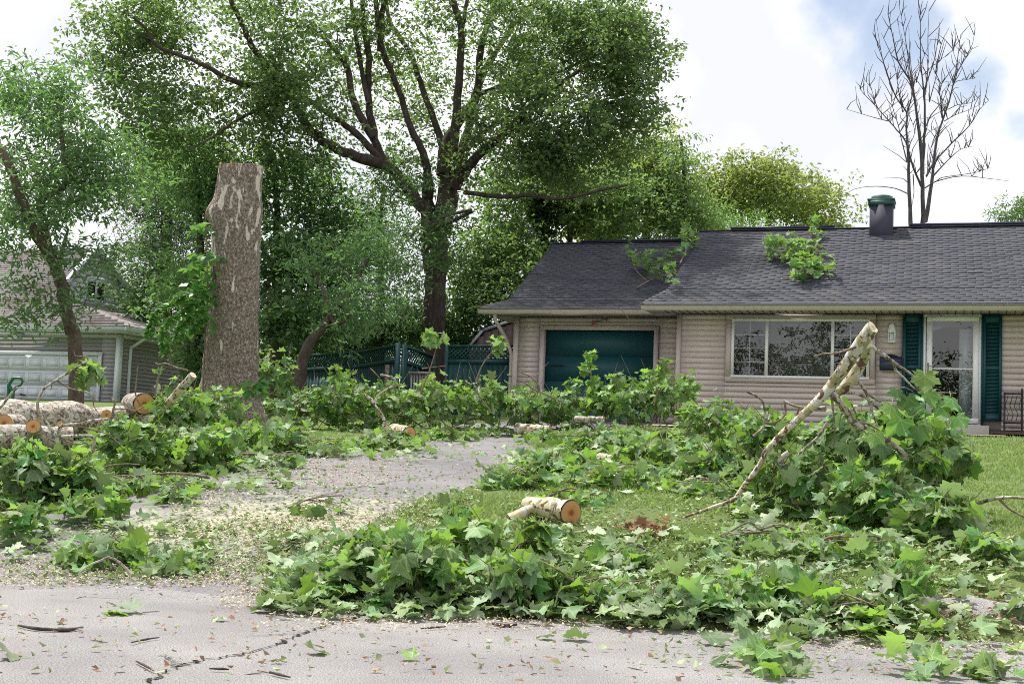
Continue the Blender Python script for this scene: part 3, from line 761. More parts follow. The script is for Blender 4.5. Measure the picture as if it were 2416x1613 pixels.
# chimney
ch = H.holder('chimney'); cb0, cb1 = 29.95, 30.45
H.part('flue_stack', MB().box(-2.15, -1.66, cb0, cb1, 5.7, 6.72), 'chimney', ch)
H.part('chimney_cap', MB().box(-2.185, -1.625, cb0 - .04, cb1 + .04, 6.70, 6.80).box(-2.20, -1.61, cb0 - .055, cb1 + .055, 6.80, 6.835), 'copper', ch)
ct = W(-1.905, 30.2, 0)
H.part('round_flue', MB().tube([ct + [0, 0, 6.83], ct + [0, 0, 6.92], ct + [0, 0, 6.94]], [.235, .235, .19], 22), 'copper', ch)
H.part('downspout_strap', MB().box(-9.86, -9.74, BG + .0, BG + .04, 2.6, 2.63), 'gutter')

single('door_step', MB().box(-1.0, .34, BF - 1.1, BF - .02, 1.35, 1.70), 'concrete', W(-.3, BF - .5, 1.4), 'grey concrete doorstep under the glass storm door', 'step')
single('front_walk', MB().add([W(a, b, gz(b) + .05) for a, b in ((-6, 25.1), (.62, 25.1), (.62, 25.7), (-6, 25.75))], [[0, 1, 2, 3]]), 'concrete', (0, 0, 0), kind='structure')
single('planting_bed', MB().add([W(a, b, z) for a, b, z in ((.36, 25.75, 1.56), (9, 25.75, 1.56), (9, BF, 1.68), (.36, BF, 1.66))], [[0, 1, 2, 3]]), 'soil', (0, 0, 0), kind='structure')

# wall lamp
t_ = Thing('wall_lantern', 'white wall lantern with frosted glass between the picture window and teal shutter', 'lamp', W(-1.46, BF, 3.5))
t_.part('back_plate', MB().box(-1.53, -1.37, BF - .035, BF - .0175, 3.40, 3.68), 'trim')
t_.part('arm', MB().tube([W(-1.45, BF - .03, 3.64), W(-1.45, BF - .09, 3.70), W(-1.45, BF - .12, 3.66)], .011, 6), 'white')
for k in range(6):
    an = k * math.pi / 3 + .3; c_, s_ = math.cos(an), math.sin(an)
    t_.part('lantern_rib', MB().tube([W(-1.45 + .035 * c_, BF - .12 + .035 * s_, 3.66), W(-1.45 + .07 * c_, BF - .12 + .07 * s_, 3.52), W(-1.45 + .07 * c_, BF - .12 + .07 * s_, 3.50), W(-1.45 + .062 * c_, BF - .12 + .062 * s_, 3.32)], .007, 5), 'white')
t_.part('lantern_cap', MB().tube([W(-1.45, BF - .12, 3.50), W(-1.45, BF - .12, 3.53), W(-1.45, BF - .12, 3.66)], [.078, .062, .03], 12), 'white')
t_.part('lantern_base', MB().tube([W(-1.45, BF - .12, 3.305), W(-1.45, BF - .12, 3.325)], .072, 12), 'white')
t_.part('bulb', MB().tube([W(-1.45, BF - .12, 3.34), W(-1.45, BF - .12, 3.37), W(-1.45, BF - .12, 3.43), W(-1.45, BF - .12, 3.48)], [.02, .04, .038, .02], 10), 'curtain')
# mailbox
t_ = Thing('mailbox', 'dark blue wall mailbox with rounded lid beside the left teal shutter', 'mailbox', W(-1.46, BF, 2.85))
t_.part('body', MB().prism([(BF - .02, 2.76), (BF - .11, 2.76), (BF - .135, 2.82), (BF - .135, 2.92), (BF - .10, 2.98), (BF - .02, 2.98)], -1.66, -1.28, 'bz'), 'navy')
t_.part('lid', MB().prism([(BF - .02, 2.985), (BF - .11, 2.985), (BF - .142, 2.93), (BF - .148, 2.935), (BF - .115, 3.0), (BF - .02, 3.04)], -1.675, -1.265, 'bz'), 'navy')
t_.part('back_plate', MB().prism([(-1.68, 2.76), (-1.26, 2.76), (-1.26, 3.05), (-1.30, 3.03), (-1.36, 3.06), (-1.47, 3.085), (-1.58, 3.06), (-1.64, 3.03), (-1.68, 3.05)], BF - .019, BF - .0176, 'az'), 'navy')
# flood light over the garage
t_ = Thing('floodlight', 'grey floodlight with a red lens fixed above the teal garage door', 'lamp', W(-7.62, BG - .1, 3.85))
t_.part('base', MB().tube([W(-7.60, BG - .06, 3.934), W(-7.60, BG - .06, 3.91)], .055, 12), 'grey_metal')
t_.part('arm', MB().tube([W(-7.60, BG - .06, 3.91), W(-7.62, BG - .09, 3.86), W(-7.72, BG - .14, 3.82)], .014, 6), 'grey_metal')
t_.part('sensor', MB().tube([W(-7.60, BG - .06, 3.90), W(-7.55, BG - .10, 3.85)], [.012, .03], 8), 'grey_metal')
q = W(-7.72, BG - .14, 3.82); d_ = unit(W(-.10, -.12, -.05))
t_.part('lamp_head', MB().tube([q, q + d_ * .05, q + d_ * .12, q + d_ * .16], [.022, .035, .052, .06], 14, capmi=1), ['grey_metal', 'red'], smooth=False)
# outlet
t_ = Thing('wall_outlet', 'small white outlet box low on the tan siding right of the garage', 'outlet', W(-5.6, BF, 2.5))
t_.part('box', MB().box(-5.625, -5.545, BF - .05, BF - .017, 2.42, 2.56), 'white')
t_.part('socket', MB().tube([W(-5.585, BF - .051, 2.49), W(-5.585, BF - .056, 2.49)], .022, 10), 'grey_metal')
# iron plant stand
t_ = Thing('plant_stand', 'rusty black iron stand beside the right teal shutter', 'plant stand', W(.72, BF - .3, 1.62))
for a, b in ((.62, BF - .42), (.93, BF - .40), (.62, BF - .16), (.93, BF - .16)):
    t_.part('leg', MB().tube([W(a, b, 1.60), W(a, b, 2.36 if a < .7 else 2.44)], .016, 6, rough=.1), 'iron')
t_.part('shelf', MB().box(.60, .95, BF - .44, BF - .14, 2.33, 2.35).box(.60, .95, BF - .44, BF - .14, 1.78, 1.80), 'iron')
for k in range(4):
    an = .66 + k * .08
    t_.part('scroll', MB().tube([W(an, BF - .43, 1.82), W(an + .03, BF - .45, 1.95), W(an - .03, BF - .45, 2.1), W(an + .02, BF - .43, 2.3)], .007, 5), 'iron')

# ------------------------------------------------------------------ fence
F = Thing('lattice_fence', 'teal wooden privacy fence with a lattice top beside the garage', 'fence', W(-12, 28.9, 1.6))
def fence_panel(T_, p0, p1, ztop0, ztop1, lat=.30):
    p0 = np.array(p0); p1 = np.array(p1)
    def Q(s, z, o=0.0):      # s along, z drop below the top, o offset
        a, b = p0 + (p1 - p0) * s; d = (p1 - p0) / np.linalg.norm(p1 - p0)
        return W(a - d[1] * o, b + d[0] * o, 0) + np.array([0, 0, (ztop0 + (ztop1 - ztop0) * s) - z])
    Lm = float(np.linalg.norm(p1 - p0))
    def bar(s0, s1, z0, z1, o0, o1): return MB().hexa([Q(s0, z1, o0), Q(s1, z1, o0), Q(s1, z1, o1), Q(s0, z1, o1), Q(s0, z0, o0), Q(s1, z0, o0), Q(s1, z0, o1), Q(s0, z0, o1)])
    T_.part('rail', bar(0, 1, 0, .055, -.045, .03), 'teal_fence'); T_.part('rail', bar(0, 1, .055 + lat, .055 + lat + .085, -.045, .03), 'teal_fence')
    e = .08 / Lm
    T_.part('post', bar(-e / 2, e / 2, -.02, 2.3, -.06, .05), 'teal_fence'); T_.part('post', bar(1 - e / 2, 1 + e / 2, -.02, 2.3, -.06, .05), 'teal_fence')
    nb_ = max(3, int(Lm / .125)); 
    for k in range(nb_):
        s0 = e / 2 + (1 - e) * k / nb_; s1 = e / 2 + (1 - e) * (k + 1) / nb_ - .004 / Lm
        T_.part('board', bar(s0, s1, .14 + lat + rng.uniform(0, .004), 2.0, -.015 + rng.uniform(-.003, .003), .005), 'teal_fence')
    # lattice slats
    pitch = .105 / Lm; w = .034; lz = lat; ds = lz / Lm
    for sgn, o in ((1, -.012), (-1, -.002)):
        s = -ds
        while s < 1:
            q0, q1 = s, s + ds; z0, z1 = (.055 + lz, .055) if sgn > 0 else (.055, .055 + lz)
            c0, c1 = max(q0, .001), min(q1, .999)
            if c1 - c0 > .01 / Lm:
                f0 = (c0 - q0) / ds; f1 = (c1 - q0) / ds; za = z0 + (z1 - z0) * f0; zb = z0 + (z1 - z0) * f1
                hw = w * .7
                A_ = [Q(c0, za + hw, o), Q(c1, zb + hw, o), Q(c1, zb + hw, o + .008), Q(c0, za + hw, o + .008), Q(c0, za - hw, o), Q(c1, zb - hw, o), Q(c1, zb - hw, o + .008), Q(c0, za - hw, o + .008)]
                T_.part('lattice_slat', MB().hexa(A_), 'teal_fence')
            s += pitch
fence_panel(F, (-11.74, 28.9), (-10.0, 28.9), 3.37, 3.38)
F2 = Thing('lattice_fence', 'teal lattice topped fence run further left under the leaning dark tree', 'fence', W(-14, 29.6, 1.6))
fence_panel(F2, (-14.95, 30.4), (-13.02, 28.9), 3.30, 3.38)
fence_panel(F2, (-16.6, 31.0), (-14.99, 30.4), 3.26, 3.30)
F3 = Thing('garden_gate', 'teal lattice gate standing open between the two fence runs', 'gate', W(-12.6, 29.5, 1.6))
fence_panel(F3, (-12.88, 28.95), (-12.68, 30.3), 3.36, 3.22)
p_ = S(690 + 955 / 4.27, 740 + 515 / 4.27, 27.5); 
single('old_post', MB().tube([p_, p_ * [1, 1, 0] + [0, 0, 1.5]], .05, 7, rough=.08), 'twig', tuple(p_ * [1, 1, 0] + [0, 0, 1.5]), 'weathered grey wooden post in front of the teal fence', 'post')
mb = MB()
Bn = S(690 + 1400 / 4.27, 740 + 580 / 4.27, 27.5); z0 = Bn[2]
t_ = Thing('wicker_bench', 'small weathered bench beside the large trunk behind the debris', 'bench', W(-12.2, 28.2, 1.6))
for k in range(9): t_.part('slat', MB().box(-12.35 + k * .07, -12.31 + k * .07, 28.2, 28.22, 1.9, 2.62), 'grey_metal')
t_.part('rail', MB().box(-12.4, -11.75, 28.17, 28.23, 2.62, 2.67), 'grey_metal'); t_.part('seat', MB().box(-12.4, -11.75, 27.8, 28.17, 2.0, 2.04), 'grey_metal')
t_.part('leg', MB().box(-12.4, -12.35, 27.8, 27.85, 1.5, 2.0), 'grey_metal'); t_.part('leg', MB().box(-11.8, -11.75, 27.8, 27.85, 1.5, 2.0), 'grey_metal')
# shed
Sh = Thing('garden_shed', 'mauve garden shed with white gambrel trim behind the fence', 'shed', W(-11, 33.5, 1.7))
gam = [(-12.75, 1.5), (-8.5, 1.5), (-8.5, 3.6), (-9.2, 4.08), (-10.65, 4.62), (-12.35, 4.08), (-12.75, 3.65)]
k = 0
for a in np.arange(-12.75, -8.6, .2):
    z1 = float(np.interp(a + .1, [-12.75, -12.35, -10.65, -9.2, -8.5], [3.65, 4.08, 4.62, 4.08, 3.6]))
    Sh.part('board', MB().box(a, a + .192, 33.0 + (k % 2) * .004, 33.03, 1.5, z1), 'shed'); k += 1
Sh.part('wall', MB().prism(gam, 33.04, 35.5, 'az'), 'shed')
for (p, q2) in (((-12.80, 3.60), (-12.37, 4.10)), ((-12.37, 4.10), (-10.65, 4.66)), ((-10.65, 4.66), (-9.18, 4.10))):
    n_ = np.array([-(q2[1] - p[1]), q2[0] - p[0]]); n_ = n_ / np.linalg.norm(n_) * .07
    Sh.part('trim', MB().prism([p, q2, (q2[0] - n_[0] * -1, q2[1] + n_[1]), (p[0] + n_[0], p[1] + n_[1])], 32.93, 32.99, 'az'), 'nwhite')
Sh.part('trim', MB().box(-12.7, -8.6, 32.95, 32.995, 3.56, 3.68), 'nwhite')
Sh.part('roof', MB().add([W(a, b, z + .06) for b in (32.9, 35.6) for a, z in ((-12.85, 3.55), (-12.4, 4.14), (-10.65, 4.70), (-9.15, 4.14))], [[0, 1, 5, 4], [1, 2, 6, 5], [2, 3, 7, 6]]), 'nroof')
Bn = Thing('blue_sign', 'dark blue board edged in white seen through the fence lattice', 'sign', W(-10.9, 31, 2.6))
Bn.part('board', MB().box(-11.45, -10.35, 31.0, 31.03, 2.9, 3.22), 'banner')
Bn.part('border', frame4(MB(), -11.5, -10.3, 2.86, 3.25, .03, 30.985, 30.999), 'white')
for k, a in enumerate((-11.3, -11.12, -10.88, -10.66, -10.5)):
    Bn.part('mark', MB().tube([W(a - .04, 30.99, 2.99), W(a, 30.99, 3.06 - .02 * (k % 2)), W(a + .04, 30.99, 2.98)], .014, 5), 'white')
Bn.part('post', MB().box(-11.45, -11.4, 31.03, 31.07, 1.6, 2.9).box(-10.4, -10.35, 31.03, 31.07, 1.6, 2.9), 'grey_metal')

# ------------------------------------------------------------------ the neighbour's house
NH = Thing('neighbour_house', 'grey sided house with white garage door and weathered roof at the left', 'house', W(-25, 33, 1.9))
AN, BN = -22.90, 31.60
c = MB()
c.box(-36, AN, BN + .03, BN + .2, 1.5, 3.86).box(AN - .2, AN - .03, BN + .2, 45, 1.5, 3.86).box(-36, AN - .2, 44.8, 45, 1.5, 3.86)
NH.part('wall', c, 'nsiding')
nwall = NH.holder('side_wall')
sb2 = MB()
def nboard(face, p0, p1, z):      # wedge board along front or side
    if face == 'f': return MB().prism([(BN - .016, z), (BN + .02, z), (BN + .02, z + .113), (BN - .002, z + .113)], p0, p1, 'bz')
    return MB().prism([(AN + .016, z), (AN - .02, z), (AN - .02, z + .113), (AN + .002, z + .113)], p0, p1, 'az')
z = 1.85
while z < 3.8:
    NH.part('siding_board', nboard('f', -23.50, AN - .12, z), 'nsiding')
    if z > 3.28: NH.part('siding_board', nboard('f', -29.5, -23.50, z), 'nsiding')
    NH.part('siding_board', nboard('s', BN + .12, 41.5, z), 'nsiding', nwall)
    z += .1143
NH.part('corner_board', MB().box(AN - .12, AN + .025, BN - .025, BN + .12, 1.6, 3.80), 'nwhite')
NH.part('garage_casing', MB().box(-29.6, -23.45, BN - .05, BN - .018, 3.18, 3.29).box(-23.57, -23.46, BN - .05, BN - .018, 1.5, 3.18), 'nwhite')
g = NH.holder('garage_door')
for k in range(4):
    z0 = 1.42 + k * .44
    p = MB().box(-28.5, -23.57, BN - .012, BN + .02, z0, z0 + .435)
    NH.part('door_panel', p, 'nwhite', g)
    q = MB()
    for a in np.arange(-28.4, -23.9, .60):
        frame4(q, a, a + .48, z0 + .07, z0 + .365, .02, BN - .020, BN - .012); q.box(a + .05, a + .43, BN - .022, BN - .012, z0 + .12, z0 + .315)
    NH.part('raised_panel', q, 'nwhite', g, kind='stuff')
NH.part('handle', MB().tube([W(-26.2, BN - .05, 2.02), W(-26.0, BN - .07, 2.0)], .02, 6), 'black_shade', g)
NH.part('soffit', MB().box(-36, AN + .66, BN - .70, BN + .02, 3.82, 3.835).box(AN + .021, AN + .66, BN + .02, 45, 3.82, 3.834), 'nwhite')
NH.part('frieze', MB().box(-36, AN - .1, BN - .03, BN - .018, 3.72, 3.815).box(AN + .018, AN + .03, BN + .1, 45, 3.72, 3.815), 'nwhite')
def ngut(): 
    m = MB().box(-36, AN + .66, BN - .76, BN - .70, 3.86, 3.95).box(-36, AN + .68, BN - .775, BN - .70, 3.93, 3.955)
    m.box(AN + .66, AN + .72, BN - .76, 45, 3.86, 3.95).box(AN + .68, AN + .735, BN - .775, 45, 3.93, 3.957)
    return m
NH.part('gutter', ngut(), 'nwhite')
NH.part('fascia', MB().box(-36, AN + .655, BN - .699, BN - .685, 3.84, 4.02).box(AN + .645, AN + .655, BN - .68, 45, 3.84, 4.02), 'nwhite')
NH.part('downspout', MB().tube([W(AN + .62, BN + .30, 3.86), W(AN + .60, BN + .32, 3.72), W(AN + .15, BN + .42, 3.50), W(AN + .07, BN + .42, 3.35), W(AN + .07, BN + .42, 1.6)], .045, 8, smooth_steps=3), 'nwhite', smooth=True)
NH.part('shutter', MB().box(AN + .005, AN + .05, 34.97, 35.36, 2.2, 3.56), 'nblue')
w_ = NH.holder('window')
NH.part('window_frame', MB().box(AN + .02, AN + .05, 35.42, 35.52, 2.2, 3.56).box(AN + .02, AN + .05, 35.42, 36.6, 3.46, 3.56), 'nwhite', w_)
NH.part('pane', MB().box(AN + .005, AN + .02, 35.52, 36.6, 2.2, 3.46), 'black_shade', w_)
# roof
AG = -25.5; ge = (AN + .72, BN - .76)
nr = MB()
E0 = W(AN + .72, BN - .78, 3.99); Lp = W(-36, BN - .78, 3.99)
gf = W(AG, 31.85, 4.90); rg = W(AG, 33.6, 6.62); rgl = W(-36, 33.6, 6.62); gb = W(AG, 36.4, 4.90); eb = W(AN + .72, 45, 3.99)
nr.add([Lp, E0, gf, rg, rgl], [[0, 1, 2, 3, 4]])
nr.add([E0, eb, W(AG, 45, 4.9), gb, gf], [[0, 1, 2, 3, 4]])
nr.add([rgl, rg, gb, W(AG, 37.2, 4.4), W(-36, 37.2, 4.4)], [[0, 1, 2, 3, 4]])
nroof = NH.part('roof', nr, 'nroof')
cs = MB()
for k in range(34):       # courses on the front slope
    z = 4.02 + k * .077; f = (z - 3.99) / (6.62 - 3.99)
    P_ = lambda a: W(a, (BN - .78) + f * (33.6 - BN + .78), z + .004)
    ar = (AN + .72) + (z - 3.99) / (4.90 - 3.99) * (AG - AN - .72) if z < 4.9 else AG
    n0_ = np.array([0, 0, .012])
    q0, q1 = P_(-36), P_(ar)
    dn = W(0, .10, .10)
    cs.hexa([q0, q1, q1 + dn, q0 + dn, q0 + n0_, q1 + n0_, q1 + dn, q0 + dn])
NH.part('shingle_course', cs, 'nroof', nroof, kind='stuff')
NH.part('gable_wall', MB().prism([(31.9, 4.86), (36.35, 4.86), (33.6, 6.58)], AG - .25, AG - .02, 'bz'), 'nwhite')
z = 4.9
while z < 6.45:
    f0 = (z - 4.86) / 1.72; b0 = 31.9 + f0 * 1.7 + .06; b1 = 36.35 - f0 * 2.75 - .06
    NH.part('gable_board', MB().prism([(AG + .012, z), (AG - .018, z), (AG - .018, z + .148), (AG + .001, z + .148)], b0, b1, 'az'), 'nwhite'); z += .15
for p, q2 in (((31.85, 4.86), (33.6, 6.62)), ((36.5, 4.82), (33.6, 6.62))):
    NH.part('rake_board', MB().prism([p, q2, (q2[0], q2[1] + .14), (p[0] + (.1 if p[0] > 34 else -.1), p[1] + .1)], AG - .02, AG + .14, 'bz'), 'nwhite')
gw = NH.holder('gable_window')
NH.part('window_frame', MB().box(AG + .012, AG + .05, 33.25, 34.25, 5.02, 5.1).box(AG + .012, AG + .05, 33.25, 33.33, 5.1, 5.6).box(AG + .012, AG + .05, 33.72, 33.80, 5.1, 5.6).box(AG + .012, AG + .05, 34.17, 34.25, 5.1, 5.6).box(AG + .012, AG + .05, 33.25, 34.25, 5.6, 5.68), 'nwhite', gw)
NH.part('pane', MB().box(AG + .011, AG + .02, 33.33, 33.72, 5.1, 5.6), 'black_shade', gw); NH.part('pane', MB().box(AG + .011, AG + .02, 33.80, 34.17, 5.1, 5.6), 'black_shade', gw)
t_ = Thing('porch_light', 'square white porch light under the neighbouring eave above the white garage door', 'lamp', W(-26.2, 31.3, 3.7))
t_.part('housing', MB().box(-26.36, -26.08, 31.1, 31.4, 3.70, 3.819), 'nwhite'); t_.part('lens', MB().box(-26.33, -26.11, 31.13, 31.37, 3.62, 3.699), 'curtain')
# green hand truck
q = S(25, 905, 30); t_ = Thing('hand_truck', 'green tubular hand truck standing before the white garage door', 'hand truck', (q[0], q[1], 1.8))
def hp(x, y): return S(x / 3.92, 820 + y / 3.92, 30)
t_.part('frame', MB().tube([hp(80, 540), hp(78, 350), hp(122, 280)], .04, 8), 'green_metal')
t_.part('frame', MB().tube([hp(112, 540), hp(118, 420), hp(90, 350)], .036, 8), 'green_metal')
t_.part('handle', MB().tube([hp(122, 280), hp(190, 282), hp(207, 310), hp(190, 345), hp(150, 362), hp(128, 400), hp(122, 540)], .026, 8, smooth_steps=4), 'green_metal', smooth=True)
# ------------------------------------------------------------------ leaves
def rotmats(nrm, tip):
    """columns x, y(tip), z(normal) for arrays of normals and tip directions"""
    z = nrm / np.linalg.norm(nrm, axis=1)[:, None]
    y = tip - (tip * z).sum(1)[:, None] * z; y /= np.linalg.norm(y, axis=1)[:, None] + 1e-9
    x = np.cross(y, z)
    return np.stack([x, y, z], -1)
def syc_leaf(seed):
    r = np.random.default_rng(seed)
    tips = [(104, .62), (52, .90), (0, 1.0), (-52, .90), (-104, .62)]
    P = [(0, 0)]; tri = []
    mids = []; sin_ = []
    outline = []
    sinang = [148, 78, 26, -26, -78, -148]; sinr = [.28, .47, .58, .58, .47, .28]
    pts = []
    def pol(a, rr): 
        a = math.radians(a + r.normal(0, 2)); rr *= 1 + r.normal(0, .04); return (-math.sin(a) * rr, math.cos(a) * rr)
    P += [pol(a, q) for a, q in zip(sinang, sinr)]          # 1..6
    for i, (a, q) in enumerate(tips):
        k = len(P)
        P.append(pol(a, q * .5))                             # mid
        for da, f in ((19, .76), (12, .74), (0, 1.0), (-12, .74), (-19, .76)): P.append(pol(a + da, q * f))
        s0, s1 = 1 + i, 2 + i
        tri += [(0, k, s0), (0, s1, k), (k, k + 1, s0), (k, s1, k + 5)] + [(k, k + j + 1, k + j) for j in range(1, 5)]
    P = np.array(P); x, y = P[:, 0], P[:, 1]; rr = np.hypot(x, y)
    c1, c2, c3 = r.uniform(-.75, .55), r.uniform(-.6, .25), r.uniform(-.16, .16)
    ang = np.arctan2(x, y)
    z = c1 * x * x + c2 * (y - .1) ** 2 * np.sign(y) * .8 + c3 * np.cos(5 * ang + r.uniform(0, 6)) * rr + .07 * np.cos(ang * 360 / 52) * rr * rr + r.normal(0, .025, len(x))
    z += r.uniform(-.35, .75) * np.abs(x) * rr; z[0] = 0
    v = np.stack([x, y - 0.0, z], 1)
    n = len(v); pw = .012; pl = r.uniform(.35, .6)
    pv = np.array([[-pw, 0, 0], [pw, 0, 0], [pw * .8, -pl, .1 * r.normal()], [-pw * .8, -pl, .1]])
    pv[:, 2] -= .01
    v = np.vstack([v, pv]); tri += [(n, n + 3, n + 2), (n, n + 2, n + 1)]
    uv = np.vstack([P, np.zeros((4, 2)) + [[.003, .05]]])
    return v * .5, np.array(tri), uv        # scaled so that size 1 ~ leaf about 1 across
SL = [syc_leaf(k) for k in range(9)]
def leafdata(name, mat):
    out = []
    for v, f, uv in SL: out.append(MB().add(v, f, uv=uv).data(name, [M[mat]], smooth=True))
    return out
SYC = leafdata('leaf', 'syc'); SYC2 = leafdata('leaf', 'syc2'); DEAD = leafdata('leaf', 'deadleaf')
def scatter(mb, templates, pos, R, size, var=None):
    n = len(pos); pick = rng.integers(len(templates), size=n); var = rng.random(n) if var is None else var
    size = np.broadcast_to(size, (n,))
    for k, tp in enumerate(templates):
        idx = np.where(pick == k)[0]
        if not len(idx): continue
        v, f, uv = tp
        vv = np.einsum('nij,vj->nvi', R[idx] * size[idx][:, None, None], v) + pos[idx][:, None, :]
        m = len(v)
        ff = f[None] + (np.arange(len(idx)) * m)[:, None, None]
        mb.add(vv.reshape(-1, 3), ff.reshape(-1, f.shape[1]), uv=np.tile(uv, (len(idx), 1)), var=np.repeat(var[idx], m))
    return mb
def small_leaf(l, w, bend=.15, droop=.0):
    v = np.array([[0, 0, 0], [w / 2, l * .45, bend * w], [0, l, -droop * l], [-w / 2, l * .45, bend * w]])
    return v, np.array([[0, 1, 2], [0, 2, 3]]), v[:, :2].copy()
def frond(n=4, l=.34, lw=.10, ll=.16):      # pinnate compound leaf: leaflet pairs on a midrib
    V_, F_ = [], []
    for k in range(n):
        y = l * (k + 1) / n
        for s in (-1, 1):
            b = len(V_); a = math.radians(52) * s
            d = np.array([math.sin(a), math.cos(a)]); nn = np.array([d[1], -d[0]])
            for p in ((0, y), (0 + d[0] * ll * .5 + nn[0] * lw / 2 * s, y + d[1] * ll * .5 + nn[1] * lw / 2 * s), (d[0] * ll, y + d[1] * ll), (d[0] * ll * .5 - nn[0] * lw / 2 * s, y + d[1] * ll * .5 - nn[1] * lw / 2 * s)):
                V_.append((p[0], p[1], -.25 * abs(p[0]) - .15 * p[1]))
            F_ += [(b, b + 1, b + 2), (b, b + 2, b + 3)]
    v = np.array(V_); return v, np.array(F_), v[:, :2].copy()

# ------------------------------------------------------------------ trees
DENS = 1.0
def ell(x, y, rx, ry, Z, rz, n, k=1.0285):
    return (D(x, y, Z), rx * k / FPX * Z, ry * k / FPX * Z, rz, n)
def in_ells(ells):
    out = []
    for c, rx, ry, rz, n in ells:
        n = int(n * 1.35)
        d = rng.normal(0, 1, (n, 3)); d /= np.linalg.norm(d, axis=1)[:, None]; d *= rng.uniform(.12, 1, n)[:, None] ** .45
        d *= np.where(rng.random((n, 1)) < .10, 1.28, 1.0)
        q_ = c + d[:, :1] * rx * R2 + d[:, 1:2] * rz * fw + d[:, 2:] * ry * U2
        if n > 20: q_ = q_[[mnoise.noise(Vector((a_[0] * .62, a_[1] * .62, a_[2] * .75))) > -.13 + rng.normal(0, .08) for a_ in q_]]
        out.append(q_)
    return np.concatenate(out)
def crown(mb, centers, per0, spread, size, templates, flat=.6, up=.7, droop=.5, sizev=.3):
    cv0 = rng.random(len(centers)); K = 4; n0 = len(centers)
    so = rng.normal(0, 1, (n0 * K, 3)) * (spread * 1.05 * np.repeat(rng.uniform(.7, 1.3, n0), K))[:, None]; so[:, 2] *= flat
    centers = np.repeat(centers, K, axis=0) + so; cvs = np.repeat(cv0, K)
    n = len(centers); m = rng.poisson(per0 * DENS / K * rng.uniform(.5, 1.5, n)) + 1
    C_ = np.repeat(centers, m, axis=0); N_ = len(C_)
    sp = np.repeat(spread * .42 * rng.uniform(.6, 1.3, n), m)
    off = rng.normal(0, 1, (N_, 3)) * sp[:, None]; off[:, 2] *= flat
    pos = C_ + off
    nrm = rng.normal(0, 1, (N_, 3)); nrm[:, 2] = np.abs(nrm[:, 2]) + up
    tip = off / (sp[:, None] + 1e-6) * .5 + rng.normal(0, .8, (N_, 3)); tip[:, 2] -= droop
    cv = np.repeat(np.clip(cvs * .6 + rng.random(n) * .4, 0, 1), m)
    var = np.clip(cv * .7 + rng.random(N_) * .3, 0, .999)
    return scatter(mb, templates, pos, rotmats(nrm, tip), size * rng.uniform(1 - sizev, 1 + sizev, N_), var)
def connect(mb, nodes, targets, r0, frac=1.0, sag=.12, sides=4):
    """twigs from the nearest point already on the tree to each target"""
    nodes = [np.asarray(p) for p in nodes]; arr = np.array(nodes)
    order = np.argsort([np.min(((arr - t) ** 2).sum(1)) for t in targets])
    for k in order:
        if rng.random() > frac: continue
        tg = targets[k]; d = ((arr - tg) ** 2).sum(1); j = int(np.argmin(d)); p = arr[j]; L_ = math.sqrt(d[j])
        if L_ < .25 or L_ > 7: continue
        m1 = p + (tg - p) * .35 + np.array([0, 0, sag * L_]) + rng.normal(0, .06 * L_, 3); m2 = p + (tg - p) * .7 + np.array([0, 0, sag * .7 * L_]) + rng.normal(0, .06 * L_, 3)
        r = r0 * (0.5 + .25 * L_)
        mb.tube([p, m1, m2, tg], [r, r * .75, r * .5, r * .22], sides, cap=False, smooth_steps=2)
        arr = np.vstack([arr, m1, m2, tg])
def limb(mb, pts, rads, sides=9, steps=4):
    P, Rr = crom(np.asarray(pts, float), np.asarray(rads, float), steps)
    j = rng.normal(0, 1, P.shape) * Rr[:, None] * .12; j[0] = 0
    mb.tube(P + j, Rr, sides, rough=.07)
    return list(P)
def c1(x, y, Z): return S(x / 2.865, y / 2.865, Z)
def c2(x, y, Z): return S(800 + x / 2.865, y / 2.865, Z)
def c3(x, y, Z): return S(1596 + x / 2.865, y / 2.865, Z)
def c5(x, y, Z): return S(800 + x / 2.865, 540 + y / 2.865, Z)

# big maple behind the fence
DENS = .80
Zt = 35.0; px = Zt / FPX
T1 = Thing('maple_tree', 'huge spreading maple with many dark forking limbs behind the teal fence', 'tree', W(-16, 33, 1.9))
base = c5(665, 1150, Zt); wood = MB(); nodes = []
base[2] = min(base[2], 1.9)
nodes += limb(wood, [base, c5(655, 800, Zt), c5(640, 560, Zt), c5(655, 300, Zt), c5(680, 50, Zt), c2(720, 1380, Zt), c2(735, 1250, Zt)], [36 * px, 28 * px, 25 * px, 24 * px, 24 * px, 26 * px, 22 * px], 14)
nodes += limb(wood, [c5(655, 420, Zt), c5(600, 200, Zt), c5(600, 20, Zt), c2(600, 1400, Zt), c2(610, 1250, Zt - .4)], [17 * px, 15 * px, 14 * px, 14 * px, 13 * px], 11)
def Lb(f, pts, dz0, dz1, r0, r1):
    n = len(pts); global nodes
    P = [f(x, y, Zt + dz0 + (dz1 - dz0) * i / (n - 1)) if not isinstance(x, tuple) else x for i, (x, y) in enumerate(pts)]
    rr = [1.2 * (r0 + (r1 - r0) * (i / (n - 1)) ** .8) * px for i in range(n)]
    nodes += limb(wood, P, rr)
Lb(c2, [(610, 1260), (590, 1120), (555, 1000), (480, 850), (400, 600), (300, 350), (255, 100), (235, -300)], -.4, -2, 9, 4)
Lb(c2, [(700, 1280), (715, 1100), (700, 1000), (640, 800), (570, 620), (480, 360), (400, 240), (330, 100), (300, -200)], 0, 1.5, 9, 3.5)
Lb(c2, [(735, 1260), (770, 1050), (790, 800), (815, 500), (825, 200), (770, 0), (740, -250)], 0, -1, 11, 5)
